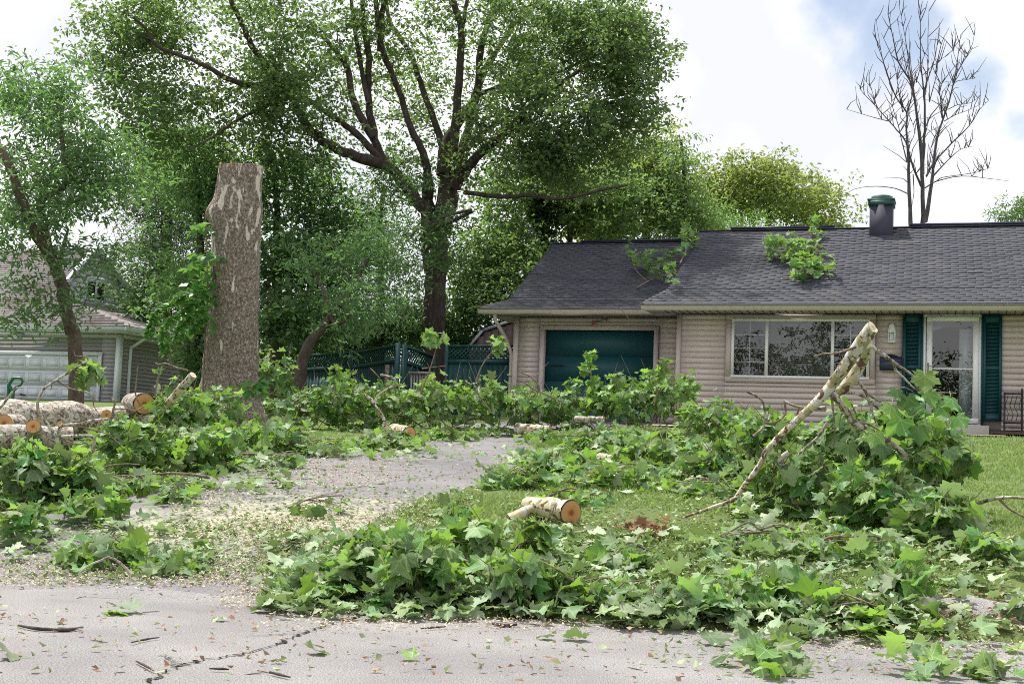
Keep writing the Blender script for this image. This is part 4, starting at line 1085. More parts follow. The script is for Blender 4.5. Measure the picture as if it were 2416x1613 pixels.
Lb(c2, [(700, 1180), (715, 980), (850, 760), (930, 640), (960, 320), (1010, 150), (1090, -40)], 0, 1.5, 12, 5)
Lb(c2, [(730, 1200), (850, 950), (920, 650), (1010, 430), (1110, 280), (1220, 120), (1400, -40)], .3, 2.5, 10, 4)
Lb(c2, [(780, 1260), (900, 1090), (1050, 960), (1180, 850), (1320, 700), (1500, 560), (1700, 430)], -.3, -2.5, 12, 3)
Lb(c2, [(810, 1180), (880, 990), (1000, 880), (1130, 800), (1230, 760)], 0, 1, 7, 3)
Lb(c2, [(950, 640), (1100, 580), (1300, 560), (1500, 480), (1800, 350)], .5, -1, 5, 2)
Lb(c2, [(850, 1300), (1100, 1330), (1300, 1320), (1500, 1345), (1750, 1290), (1950, 1250)], -1, -4, 5, 2)
Lb(c2, [(640, 1550), (900, 1430), (760, 1450), (560, 1530), (480, 1600)], -2, -3, 4, 2)
Lb(c2, [(590, 1420), (470, 1290), (390, 1180), (320, 1110), (240, 940), (200, 700), (200, 400), (165, 150), (160, -200)], -.5, -1.5, 13, 4)
Lb(c2, [(330, 1120), (150, 1070), (0, 1010), (-150, 930), (-250, 800), (-330, 650), (-460, 560)], -1, -3.5, 11, 6)
Lb(c1, [(1830, 540), (1780, 430), (1700, 300), (1640, 170), (1560, 0), (1500, -250)], -3.5, -5, 7, 3.5)
Lb(c1, [(1840, 570), (1650, 570), (1500, 510), (1380, 440), (1200, 370), (1060, 310), (980, 190), (900, 120)], -3.5, -6, 6, 2)
Lb(c2, [(290, 1080), (110, 900), (0, 820), (-120, 740), (-260, 640), (-420, 600)], -1, -2, 8, 3)
Lb(c2, [(230, 930), (100, 700), (60, 480), (0, 380), (-100, 260), (-240, 160)], -1.2, -1.5, 8, 3)
Lb(c1, [(1880, 690), (1700, 760), (1550, 850), (1400, 950), (1250, 1020)], -3.4, -5, 3.5, 1.5)
Lb(c2, [(280, 350), (285, 120), (310, 0), (330, -200)], -1.5, -2, 7, 4)
Lb(c2, [(200, 700), (120, 300), (90, 50), (60, -200)], -1.3, -1, 5, 3)
Lb(c2, [(825, 200), (860, 50), (900, -200)], -.8, -.8, 5, 3)
Lb(c2, [(1180, 850), (1400, 880), (1560, 820)], -1.5, -3, 4, 2)
E1 = [ell(*e) for e in ((300, 60, 95, 90, 31, 1.6, 62), (290, 160, 75, 50, 31, 1.2, 30), (430, 60, 120, 110, 31, 2, 95), (600, 90, 130, 130, 31.5, 2.2, 95), (330, 260, 80, 70, 30.5, 1.2, 46), (450, 215, 90, 45, 31, 1.2, 24), (310, 330, 50, 70, 31, 1, 28),
      (760, 20, 170, 90, 32, 2.5, 85), (690, 260, 110, 110, 32, 2, 75), (870, 90, 110, 110, 34, 2.5, 62), (560, 330, 110, 45, 32, 1.5, 38), (820, 240, 80, 80, 36, 1.5, 28), (620, 230, 70, 60, 31, 1, 30),
      (1080, 30, 130, 80, 35, 2.5, 62), (1240, 90, 140, 120, 34, 2.5, 140), (1380, 90, 110, 120, 33, 2.3, 150), (1455, 170, 62, 140, 32.5, 1.6, 90), (1290, 260, 150, 110, 33, 2.5, 170), (1420, 290, 80, 70, 33, 2, 75), (1150, 300, 110, 80, 34, 2, 52),
      (960, 300, 60, 70, 37, 1.5, 24), (1060, 400, 70, 45, 35, 1.5, 26), (1160, 180, 110, 90, 36, 2, 70), (900, 390, 70, 50, 35, 1.5, 34), (960, 170, 60, 90, 38, 1.5, 24), (1330, 370, 120, 60, 33, 2, 80), (1230, 380, 80, 50, 33, 1.5, 45),
      (700, -150, 430, 110, 33, 4, 120), (1200, -150, 320, 110, 34, 4, 100))]
E1 = [(c_, a_, b_, d_, int(n_ * .80)) for c_, a_, b_, d_, n_ in E1]
cen = in_ells(E1)
connect(wood, nodes[::2], cen, .026, .62)
T1.part('trunk', wood, 'bark', smooth=True)
BL = [small_leaf(1, .62, .2, .15), small_leaf(1, .5, .3, .3), small_leaf(.9, .75, -.2, .1)]
T1.part('crown', crown(MB(), cen, 58, .32, .118, BL), 'bigleaf')

def simple_tree(name, label, ells, trunkpts, trunkr, per, spread, size, mat, tmpl, barkm='bark', frac=.4, loc=None, flat=.6, extra=(), r0=.018, droop=.5, group=None):
    tr_ = Thing(name, label, 'tree', loc if loc is not None else trunkpts[0], group)
    w = MB(); nd = limb(w, trunkpts, trunkr)
    for pts, rr in extra: nd += limb(w, pts, rr, 7)
    cen = in_ells([ell(*e) for e in ells])
    connect(w, nd[::2], cen, r0, frac)
    tr_.part('trunk', w, barkm, smooth=True)
    tr_.part('crown', crown(MB(), cen, per, spread, size, tmpl, flat, droop=droop), mat)
    return tr_
DENS = 0.72
AL = [small_leaf(1, .30, .2, .2), small_leaf(1.1, .26, .3, .35), small_leaf(.8, .34, -.2, .1)]
FR = [frond(4), frond(5, .4, .08, .14)]
# ash in front of the neighbour
def c4(x, y, Z): return S(x / 2.865, 540 + y / 2.865, Z)
Za = 22.0; pa = Za / FPX
b0_ = c4(545, 1080, Za); b0_[2] = gz(b0_ @ V)
simple_tree('ash_tree', 'slender ash leaning left in front of the neighbouring grey house', 
    [(50, 300, 85, 95, 22.5, 1.3, 90), (170, 290, 85, 95, 22.5, 1.3, 75), (240, 390, 65, 85, 22.5, 1.1, 62), (110, 420, 115, 75, 22, 1.4, 90), (185, 490, 80, 55, 22, 1.1, 34), (50, 540, 80, 70, 21.6, 1.1, 40),
     (50, 650, 60, 55, 21.4, .8, 17), (150, 600, 60, 50, 21.4, .8, 12), (215, 590, 45, 40, 21.6, .8, 9), (95, 715, 90, 30, 21.3, .7, 22), (200, 700, 40, 30, 21.5, .6, 6), (35, 200, 45, 60, 23, .8, 30), (140, 195, 40, 45, 22.5, .6, 12), (200, 150, 25, 30, 22.5, .4, 5), (280, 430, 35, 50, 22.5, .8, 16), (15, 160, 14, 25, 23, .4, 4), (80, 480, 110, 60, 23.5, 1, 26)],
    [b0_, c4(510, 800, Za), c4(460, 600, Za), c4(420, 400, Za), c4(370, 240, Za), c4(310, 60, Za), c4(280, -200, Za), c1(440, 1250, Za), c1(415, 900, Za), c1(390, 650, Za)], [.135, .12, .115, .11, .10, .08, .065, .05, .035, .02],
    30, .23, .125, 'ashleaf', AL, 'ashbark', .5,
    extra=[([c4(370, 240, Za), c4(250, 60, Za - .4), c1(130, 1300, Za - .8), c1(50, 1100, Za - 1), c1(-60, 900, Za - 1)], [.09, .08, .075, .07, .05]), ([c4(395, 300, Za), c4(420, 150, Za + .5), c4(460, 0, Za + .8)], [.05, .04, .02])], r0=.012)
# dark conifer and the shade trees between
def gb(P): P = np.array(P, float); P[2] = gz(P @ V) - .1; return P
def vert(x, ybase, ytop, Z, r, n=5, lean=0):
    b = D(x, ybase, Z); b = gb(b); tp = D(x + lean, ytop, Z)
    P = [b + (tp - b) * i / (n - 1) + np.array([rng.normal(0, .1), 0, 0]) * (0 < i) for i in range(n)]
    return P, [r * (1 - .8 * i / (n - 1)) for i in range(n)]
NL = [small_leaf(1, .10, .1, .1), small_leaf(.8, .14, .1, .2)]
P_, r_ = vert(375, 880, 190, 43, .34)
simple_tree('dark_spruce', 'dark brownish spruce standing right of the ash above the neighbouring roof', [(370, 260, 60, 80, 43, 1.5, 40), (380, 360, 85, 80, 43, 2, 80), (385, 470, 100, 80, 43, 2.2, 110), (390, 590, 100, 80, 43, 2.4, 120), (400, 690, 80, 50, 43, 2.2, 70)], P_, r_, 60, .38, .24, 'darkleaf', NL, 'bark', .6, loc=P_[0])
P_, r_ = vert(465, 880, 300, 33, .2, lean=-20)
simple_tree('shade_tree', 'leafy green tree behind the tall cut trunk on its left side', [(440, 360, 90, 80, 33, 1.6, 70), (500, 440, 90, 80, 33, 1.8, 80), (420, 520, 80, 80, 33, 1.8, 80), (455, 640, 55, 60, 32, 1.6, 50), (350, 560, 40, 60, 40, 1.2, 24), (330, 430, 60, 80, 40, 1.2, 40)], P_, r_, 46, .32, .16, 'midleaf', AL + BL[:1], 'bark', .4, loc=P_[0])
P_, r_ = vert(640, 880, 380, 34, .22)
simple_tree('shade_tree', 'dense green tree just right of the tall cut trunk', [(680, 400, 100, 45, 34, 1.8, 60), (650, 480, 70, 80, 34, 1.8, 80), (740, 520, 90, 80, 34, 2, 90), (650, 590, 70, 80, 33, 1.6, 90), (730, 640, 90, 70, 33, 2, 90), (640, 700, 60, 80, 31, 1.4, 80), (720, 730, 80, 55, 31, 1.4, 70)], P_, r_, 50, .32, .15, 'midleaf', BL + AL[:1], 'bark', .4, loc=P_[0])
q0 = gb(c4(1990, 1020, 27)); 
simple_tree('leaning_tree', 'small dark tree leaning right at the left end of the teal fence', [(800, 600, 90, 70, 28, 1.2, 60), (850, 690, 95, 60, 27.5, 1.2, 75), (800, 735, 60, 30, 27, .9, 16), (905, 745, 40, 30, 27, .6, 16), (720, 610, 60, 60, 28, 1, 34), (880, 560, 70, 50, 28.5, 1, 34), (890, 640, 80, 50, 28, 1, 30)],
    [q0, c4(2060, 850, 27), c4(2150, 700, 27), c4(2240, 590, 27), c4(2330, 470, 27.4), c4(2420, 330, 27.8), c4(2500, 180, 28)], [.15, .125, .11, .09, .06, .04, .03], 30, .26, .115, 'ashleaf', AL, 'bark', .6,
    extra=[([c4(2230, 600, 27), c4(2300, 640, 26.6), c4(2380, 560, 26.4)], [.06, .04, .02]), ([c4(2240, 590, 27), c4(2180, 400, 27.5), c4(2100, 250, 28)], [.08, .05, .03])], loc=q0, r0=.012)
P_, r_ = vert(870, 880, 420, 37, .16)
simple_tree('shade_tree', 'thin airy green tree left of the maple trunk', [(850, 470, 90, 60, 37, 1.8, 44), (900, 560, 90, 70, 37, 1.8, 60), (820, 560, 60, 60, 37, 1.8, 34), (930, 660, 60, 60, 37, 1.5, 44), (960, 740, 60, 40, 36, 1.5, 40), (1010, 500, 80, 55, 33, 1.2, 44), (1000, 620, 55, 70, 33, 1, 40), (930, 430, 60, 40, 33, 1, 24)], P_, r_, 44, .30, .13, 'midleaf', AL, 'bark', .45, loc=P_[0])
P_, r_ = vert(1245, 800, 330, 40, .42)
P2, r2_ = vert(1320, 800, 380, 41, .2)
simple_tree('ivy_covered_tree', 'dark ivy clad trunk with green crown behind the garage roof', [(1180, 470, 80, 80, 40, 2, 60), (1290, 450, 110, 80, 40, 2.4, 110), (1220, 390, 110, 50, 40, 2.2, 60), (1390, 470, 90, 90, 40, 2.4, 110), (1130, 560, 70, 60, 39, 1.6, 56), (1190, 610, 70, 60, 38, 1.6, 66), (1090, 640, 50, 60, 38, 1.2, 36), (1150, 690, 70, 40, 37, 1.2, 50)], P_, r_, 46, .36, .15, 'bigleaf', BL, 'bark', .4, extra=[(P2, r2_)], loc=P_[0])
iv = in_ells([ell(1247, 430, 13, 90, 39.8, .5, 170), ell(1250, 600, 16, 80, 39.8, .5, 120), ell(1320, 480, 8, 60, 40.8, .4, 60)])
single('ivy', crown(MB(), iv, 22, .16, .16, BL), 'darkleaf', tuple(W(-13, 38, 4)), 'dark ivy wrapped round the trunk behind the garage roof', 'ivy', kind='stuff')
P_, r_ = vert(1480, 700, 300, 44, .28)
simple_tree('yellow_green_tree', 'yellow green tree rising behind the garage ridge', [(1430, 400, 90, 70, 43, 2.2, 110), (1480, 470, 100, 70, 43, 2.4, 130), (1380, 520, 90, 45, 43, 2, 70), (1500, 390, 40, 50, 43, 1.5, 30), (1490, 330, 24, 55, 43, 1.2, 16)], P_, r_, 50, .38, .16, 'yelleaf', BL, 'bark', .4, loc=P_[0])
P_, r_ = vert(1560, 700, 320, 41, .22)
simple_tree('drooping_tree', 'narrow dark green tree between the garage ridge and the main roof', [(1545, 400, 40, 70, 41, 1.5, 46), (1560, 480, 50, 60, 41, 1.6, 66), (1590, 510, 50, 30, 41, 1.4, 34), (1550, 335, 20, 30, 41, 1, 8)], P_, r_, 44, .34, .16, 'bigleaf', AL, 'bark', .4, loc=P_[0], droop=1.2)
P_, r_ = vert(1760, 700, 420, 50, .3)
simple_tree('maple_tree', 'round yellowish maple above the left half of the main roof', [(1680, 440, 70, 60, 50, 2.4, 100), (1770, 450, 90, 60, 50, 2.8, 130), (1730, 400, 90, 28, 50, 2, 44), (1860, 490, 50, 50, 50, 2, 66), (1620, 420, 36, 40, 50, 2, 28), (1905, 505, 16, 30, 50, 1, 12), (1750, 385, 14, 12, 50, 1, 4), (1885, 430, 20, 18, 50, 1, 6)], P_, r_, 60, .40, .16, 'yelleaf', BL, 'bark', .5, loc=P_[0])
P_, r_ = vert(1700, 700, 480, 44, .2)
simple_tree('locust_tree', 'bright lime green locust in front of the maple above the main ridge', [(1690, 505, 80, 36, 43, 1.6, 90), (1740, 530, 70, 20, 43, 1.4, 40), (1640, 520, 50, 30, 43, 1.4, 40), (1700, 478, 30, 22, 43, 1, 16)], P_, r_, 44, .30, .10, 'limeleaf', AL, 'bark', .3, loc=P_[0])
P_, r_ = vert(2400, 700, 430, 44, .25)
simple_tree('edge_tree', 'small leafy branch tips over the ridge at the far right edge', [(2345, 480, 14, 24, 43, .7, 14), (2302, 500, 12, 14, 43, .5, 9), (2390, 470, 40, 60, 44, 1.5, 40), (2350, 515, 30, 8, 43, .5, 6)], P_, r_, 36, .24, .14, 'midleaf', AL, 'bark', .9, loc=P_[0])
DENS = 1.0
# undergrowth behind the fence
ug = in_ells([ell(620, 830, 60, 60, 36, 1, 60), ell(900, 770, 120, 50, 37, 1.2, 120), ell(1040, 740, 80, 60, 37, 1.5, 90), ell(1060, 830, 60, 50, 37, 1, 50), ell(760, 800, 90, 40, 37, 1, 60), ell(480, 790, 40, 90, 31, 1, 60), ell(400, 700, 60, 40, 34, 1, 40), ell(320, 690, 40, 60, 40, 1, 40)])
single('hedge', crown(MB(), ug, 50, .30, .13, BL), 'midleaf', tuple(W(-15, 31, 2)), 'dense green undergrowth behind the teal fence', 'hedge', kind='stuff')
fg = rng.uniform(0, 1, (900, 3)); far = np.array([W(-45 + 75 * a, 50 + 16 * b, 2.3 + 4.2 * c ** 1.3) for a, b, c in fg])
single('distant_woods', crown(MB(), far, 30, .7, .42, BL), 'midleaf', tuple(W(-10, 55, 3)), 'dark mass of distant trees low behind the houses', 'woods', kind='stuff')
# trees over the road behind the photographer (seen in the window glass)
bk = np.concatenate([W(a, -24 + rng.normal(0, 1), 0) + rng.normal(0, 1, (150, 3)) * [2.4, 1.5, 2.3] + [0, 0, h] for a, h in ((-36, 3.5), (-29, 5), (-22, 4), (-13, 3.4), (-8, 5.0), (-2, 3.2), (4, 5.2), (10, 3.6), (16, 4.4), (22, 4.6), (30, 3.6))])
bk = bk[bk[:, 2] > .6]
single('roadside_woods', crown(MB(), bk, 90, .5, .20, BL), 'darkleaf', tuple(W(-5, -24, 3)), 'trees across the road mirrored in the window glass', 'woods', kind='stuff')
# bare dead tree
Zb = 42.0; pb = Zb / FPX
TB = Thing('bare_tree', 'leafless dead tree with upright limbs behind the chimney', 'tree', gb(c3(1680, 1600, Zb)))
bw = MB(); bn = []
def Bl(pts, r0, r1, d0=0, d1=0):
    n = len(pts); global bn
    P = [c3(x, y, Zb + d0 + (d1 - d0) * i / (n - 1)) for i, (x, y) in enumerate(pts)]
    q = limb(bw, P, [(r0 + (r1 - r0) * (i / (n - 1)) ** .7) * pb * .92 for i in range(n)], 7, 3); bn += q
g1 = gb(c3(1690, 1900, Zb)); 
bw.tube([g1, c3(1680, 1560, Zb)], [10 * pb, 8 * pb], 9); bw.tube([gb(c3(1600, 1900, Zb)), c3(1585, 1560, Zb)], [8 * pb, 6 * pb], 9)
Bl([(1668, 1560), (1665, 1400), (1662, 1180), (1645, 950), (1625, 780), (1605, 640), (1575, 540), (1500, 420), (1465, 260), (1430, 100)], 7, .8, 0, -1)
Bl([(1680, 1500), (1715, 1300), (1730, 1180), (1745, 1030), (1770, 900), (1800, 810), (1850, 660), (1880, 520), (1900, 400), (1920, 240)], 6, .7, 0, 1)
Bl([(1585, 1560), (1575, 1350), (1570, 1180), (1565, 1050), (1555, 880), (1555, 760), (1480, 650), (1420, 480), (1350, 270)], 6, .7, 0, .8)
Bl([(1665, 1180), (1672, 950), (1680, 850), (1675, 650), (1665, 560), (1650, 400), (1650, 200), (1645, 60)], 4.5, .6, 0, -.5)
for pts, r0 in (([(1655, 1260), (1600, 1130), (1550, 960), (1490, 880), (1420, 800), (1340, 710), (1270, 640), (1240, 600)], 3), ([(1430, 820), (1300, 785), (1150, 740)], 1.2), ([(1340, 710), (1320, 610), (1265, 530)], 1.3),
                ([(1735, 1190), (1790, 1130), (1850, 1070), (1920, 1010), (2000, 990)], 2.5), ([(1690, 1190), (1740, 1100), (1860, 970), (1980, 850), (2050, 740), (2110, 680)], 3), ([(1680, 1270), (1760, 1225), (1930, 1190), (2130, 1210), (2250, 1225)], 2), ([(1760, 1225), (1800, 1200), (1940, 1180), (2050, 1160), (2130, 1130)], 1.6),
                ([(1565, 1310), (1480, 1275), (1350, 1260), (1200, 1280), (1100, 1350)], 1.8), ([(1560, 1230), (1520, 1205), (1400, 1205)], 1.4), ([(1690, 850), (1720, 780), (1800, 680), (1860, 540), (1960, 390)], 2.2), ([(1605, 620), (1575, 450), (1545, 250), (1505, 40)], 2.2),
                ([(1680, 620), (1700, 450), (1700, 250), (1707, 75)], 2), ([(1690, 560), (1750, 380), (1780, 150)], 1.8), ([(1800, 800), (1785, 680), (1780, 600), (1795, 560)], 1.8), ([(1880, 520), (1950, 400), (2000, 300), (2017, 210)], 1.8), ([(1750, 500), (1790, 300), (1845, 185)], 1.6),
                ([(1810, 820), (1880, 780), (1960, 750), (2050, 710)], 1.4), ([(1835, 740), (1900, 710), (1990, 695), (2060, 645)], 1.3), ([(1710, 690), (1760, 500), (1770, 420), (1840, 370)], 1.3), ([(1560, 760), (1600, 600), (1580, 400), (1570, 180)], 2), ([(1480, 650), (1400, 430), (1350, 140)], 1.4),
                ([(1530, 760), (1500, 600), (1470, 420), (1400, 260)], 1.6), ([(1590, 600), (1540, 400), (1500, 170)], 1.3), ([(1850, 660), (1880, 560), (1960, 540), (2020, 530)], 1.5), ([(1560, 1100), (1530, 980), (1500, 850), (1460, 720), (1450, 620)], 1.8), ([(1565, 1000), (1610, 900), (1590, 820)], 1), ([(1660, 980), (1700, 900), (1790, 850)], 1.3),
                ([(1620, 560), (1660, 420), (1720, 270)], 1.4), ([(1900, 430), (1870, 350), (1865, 300)], 1), ([(1980, 850), (2010, 800), (1990, 780)], 1), ([(1600, 1180), (1605, 1300), (1590, 1400)], 1.4), ([(1690, 1200), (1720, 1000), (1760, 900)], 1)):
    Bl(pts, r0, .45, rng.normal(0, .3), rng.normal(0, 1))
bn_ = np.array(bn)
for k in range(420):
    p = bn_[int(rng.integers(len(bn_)))]
    if p[2] < D(2100, 400, Zb)[2]: continue
    d = unit(R2 * rng.normal(0, .5) + fw * rng.normal(0, .4) + np.array([0, 0, 1.0])); L_ = rng.uniform(.2, .8)
    bw.tube([p, p + d * L_ * .5 + rng.normal(0, .03, 3), p + d * L_ + rng.normal(0, .06, 3)], [.015, .012, .006], 4, cap=False)
TB.part('trunk', bw, 'barebark', smooth=True)
# ------------------------------------------------------------------ the tall cut trunk
Zs = 19.0
cs_ = [(568, 392, 50), (563, 440, 52), (560, 500, 58), (557, 580, 56), (553, 650, 58), (549, 740, 60), (546, 810, 62), (543, 880, 64), (540, 940, 69), (537, 1000, 84), (536, 1035, 100)]
TS = Thing('cut_tree_trunk', 'tall standing sycamore trunk cut off flat with thick flaking bark', 'tree trunk', gb(S(538, 1030, Zs)))
ys = np.array([c[1] for c in cs_]); yy = np.linspace(392, 1035, 150)
xs = np.interp(yy, ys, [c[0] for c in cs_]); rs = np.interp(yy, ys, [c[2] for c in cs_]) * Zs / FPX
ns_ = 110; an = np.linspace(0, 2 * math.pi, ns_, endpoint=False); vv = []
rightv = R2.copy(); depthv = fw - (fw @ U2) * U2
for k in range(150):
    c0 = S(xs[k], yy[k], Zs + rs[k] * 0)
    for a in an:
        p = Vector((math.cos(a) * 1.1, math.sin(a) * 1.1, yy[k] * .008))
        r = rs[k] * (1 + .05 * mnoise.noise(p * 1.3) + .05 * mnoise.noise(p * 4.0)) + .016 * mnoise.noise(Vector((p.x * 11, p.y * 11, p.z * 5))) + .010 * mnoise.noise(Vector((p.x * 26, p.y * 26, p.z * 16)))
        # knob on the left side and root flare
        r += .10 * math.exp(-((yy[k] - 500) / 26) ** 2) * max(0, math.cos(a - math.pi)) ** 3
        if yy[k] > 900: r += .09 * ((yy[k] - 900) / 135) * max(0, math.sin(3 * a + 1)) 
        vv.append(c0 + (math.cos(a) * rightv + math.sin(a) * depthv) * r)
vv = np.array(vv); i, j = np.meshgrid(np.arange(149), np.arange(ns_), indexing='ij'); q = i * ns_ + j; k_ = i * ns_ + (j + 1) % ns_
TS.part('bark', MB().add(vv, np.stack([q, k_, k_ + ns_, q + ns_], -1).reshape(-1, 4)), 'trunkbark', smooth=True)
tp = vv[:ns_].copy(); cc = tp.mean(0); 
tp2 = cc + (tp - cc) * .97 + U2 * .004
TS.part('cut_face', MB().add(np.vstack([tp2, cc + U2 * .02]), [[a_, (a_ + 1) % ns_, ns_] for a_ in range(ns_)], uv=np.vstack([np.stack([np.cos(an), np.sin(an)], 1), [[0, 0]]])), 'cutpale')
TS.part('cut_rim', MB().add(np.vstack([tp2, cc + (tp - cc) * .985 - U2 * .035]), [[a_, (a_ + 1) % ns_, (a_ + 1) % ns_ + ns_, a_ + ns_] for a_ in range(ns_)], uv=np.full((2 * ns_, 2), .5)), 'cutpale')
for k in range(20):       # torn splinters on the left rim
    a = math.pi + rng.normal(0, .6); b_ = cc + (math.cos(a) * rightv + math.sin(a) * depthv) * .29
    TS.part('splinter', MB().tube([b_ - U2 * .05, b_ + U2 * rng.uniform(.01, .05) + rng.normal(0, .01, 3)], [.014, .003], 4), 'cutpale')
# vine up its left flank
vp = [S(478, 930, 18.7), S(484, 800, 18.65), S(490, 700, 18.6), S(488, 600, 18.6), S(485, 520, 18.6)]
vn = Thing('climbing_vine', 'broad leaved green vine hanging on the left flank of the tall cut trunk', 'vine', gb(vp[0]))
vn.part('stem', MB().tube(vp, .012, 5, smooth_steps=3), 'twig', smooth=True)
VL = [small_leaf(1, .72, .15, .25), small_leaf(.85, .8, -.1, .2)]
vc = in_ells([ell(466, 640, 12, 55, 18.6, .15, 13), ell(458, 530, 18, 12, 18.6, .12, 3), ell(444, 680, 16, 24, 18.5, .15, 5), ell(456, 740, 12, 40, 18.6, .15, 5), ell(575, 885, 14, 16, 18.2, .1, 6)]); vc = vc[::2]
vn.part('foliage', crown(MB(), vc, 6, .10, .15, VL), 'vineleaf', kind='stuff')
for (pts) in ([(1240, 430), (1180, 500), (1060, 560), (1030, 640), (1000, 720)], [(1330, 470), (1240, 560), (1130, 640), (1110, 740), (1115, 830)], [(1400, 520), (1290, 600), (1220, 660), (1205, 745)], [(1420, 600), (1330, 640), (1310, 700)]):
    P = [c4(x, y, 18.3) for x, y in pts]; Q, _ = crom(np.array(P), np.zeros(len(P)), 9)
    m = MB(); tn = np.gradient(Q, axis=0)
    pos = np.repeat(Q, 4, axis=0) + rng.normal(0, .008, (len(Q) * 4, 3)); side = np.tile([1, -1, 1, -1], len(Q))[:, None]
    pos += np.repeat(np.linspace(0, 1, 4), 1)[np.tile(np.arange(4), len(Q))][:, None] * np.repeat(tn, 4, axis=0)
    tip = side * R2 + rng.normal(0, .35, pos.shape) + np.array([0, 0, -.2]); nr_ = np.tile([0, -.6, .8], (len(pos), 1)) + rng.normal(0, .3, pos.shape)
    scatter(m, VL, pos, rotmats(nr_, tip), rng.uniform(.07, .12, len(pos)))
    vn.part('trailing_shoot', m, 'limeleaf')

# ------------------------------------------------------------------ logs
def log(label, P0, P1, r0, r1, bark='syc_bark', cut='cut', name='log', bend=.03, sides=24, rest=True, extra=None, hollow=False):
    P0 = np.array(P0, float); P1 = np.array(P1, float)
    if rest:
        P0[2] = gz(P0 @ V) + r0 * .9 + .03; P1[2] = gz(P1 @ V) + r1 * .9 + .03
    t_ = Thing(name, label, 'log', (P0 + P1) / 2 * [1, 1, 0] + [0, 0, min(P0[2], P1[2]) - max(r0, r1)])
    L_ = np.linalg.norm(P1 - P0); n = 9
    P = np.array([P0 + (P1 - P0) * k / (n - 1) for k in range(n)]); P[1:-1] += rng.normal(0, bend * L_ * .15, (n - 2, 3))
    Q, Rr = crom(P, np.linspace(r0, r1, n), 5)
    m = MB(); m.tube(Q, Rr * (1 + .03 * np.sin(np.linspace(0, 14, len(Q)))), sides, rough=.018, cap=False)
    t_.part('bark', m, bark, smooth=True)
    for c_, o, r in ((Q[0], Q[0] - Q[3], r0), (Q[-1], Q[-1] - Q[-4], r1)):
        o = unit(o); f = MB(); A = unit(np.cross(o, [0.1, .2, .95])); B = np.cross(o, A); th = np.linspace(0, 2 * math.pi, 28, endpoint=False)
        rg = c_ + o * .004 + (np.cos(th)[:, None] * A + np.sin(th)[:, None] * B) * r * .97 * (1 + .02 * np.sin(th * 3))[:, None]
        f.add(np.vstack([rg, c_ + o * .008]), [[k, (k + 1) % 28, 28] for k in range(28)], uv=np.vstack([np.stack([np.cos(th), np.sin(th)], 1), [[0, 0]]]))
        t_.part('cut_end', f, cut)
    return t_
def q3(x, y, Z): return S(1180 + x / 2.8, 960 + y / 2.8, Z)
Zg = float((Gr(1265, 1205) - EYE) @ fw)
log('thick pale log with an orange cut end in the front centre of the yard', q3(180, 740, Zg + .25), q3(465, 752, Zg - .12), .062, .084, 'syc_young')
a_ = q3(60, 745, Zg + .05); b_ = q3(228, 668, Zg + .1)
lg = log('short pale limb with a dark hollow end beside the thick front log', a_, b_, .042, .040, 'syc_young', 'cut', rest=False)
lg.part('hollow', MB().tube([b_ + unit(b_ - a_) * .010, b_ + unit(b_ - a_) * .013], .026, 14), 'black_shade')  # flat black disc painting the shade inside the hollow end
log('white barked log at the top of the driveway under the leaf pile', D(1185, 980, 19.6), D(1262, 972, 19.4), .10, .085, 'syc_young')
log('small white log with brown cut end on the right lawn', D(1375, 1048, 13.4), D(1432, 1052, 13.1), .050, .052, 'syc_young')
log('chunky log end with orange cut half buried left of the driveway', D(905, 968, 17.6), D(940, 962, 17.2), .11, .10, 'syc_young')
log('mossy grey limb lying on the pile in front of the garage', D(1320, 962, 18.6), D(1385, 962, 18.4), .05, .045, 'syc_bark', rest=False)
# the great felled logs at the left
def c6(x, y, Z): return S(x / 3.92, 820 + y / 3.92, Z)
Pa, Pb = S(-160, 985, 14.6), S(330, 935, 16.6)
big = log('huge felled trunk lying across the left side of the yard', Pa, Pb, .27, .20, 'syc_bark', sides=40, bend=.05)
p = c6(45, 700, 14.25); big.part('branch_stub', MB().tube([p + [.05, .25, 0], p + [0, -.02, 0]], [.11, .10], 20, capmi=1), ['syc_bark', 'cut'])
p = c6(985, 620, 15.2); big.part('branch_stub', MB().tube([p + [0, .2, 0], p], [.07, .06], 16, capmi=1), ['syc_bark', 'cut'])
sec = log('second felled limb in front of the huge trunk at the left edge', S(-120, 1045, 13.4), S(170, 1020, 14.0), .155, .12, 'syc_bark', sides=32)
p = c6(300, 745, 13.55); sec.part('branch_stub', MB().tube([p + [-.03, .2, -.06], p + [.02, -.04, .02]], [.085, .072], 18, capmi=1), ['syc_bark', 'cut'])
p = c6(555, 700, 14.1); sec.part('branch_stub', MB().tube([p + [0, .15, -.05], p], [.03, .028], 10, capmi=1), ['syc_bark', 'cut'])
log('log section with upright orange cut face behind the left leaf pile', c6(1215, 515, 16.6), c6(1335, 520, 15.8), .125, .13, 'syc_bark', rest=False, sides=30)
log('pale cut limb sticking up left of the tall trunk', c6(1560, 520, 15.0), c6(1785, 255, 14.8), .050, .046, 'syc_young', 'cutpale', name='limb_stub', rest=False)

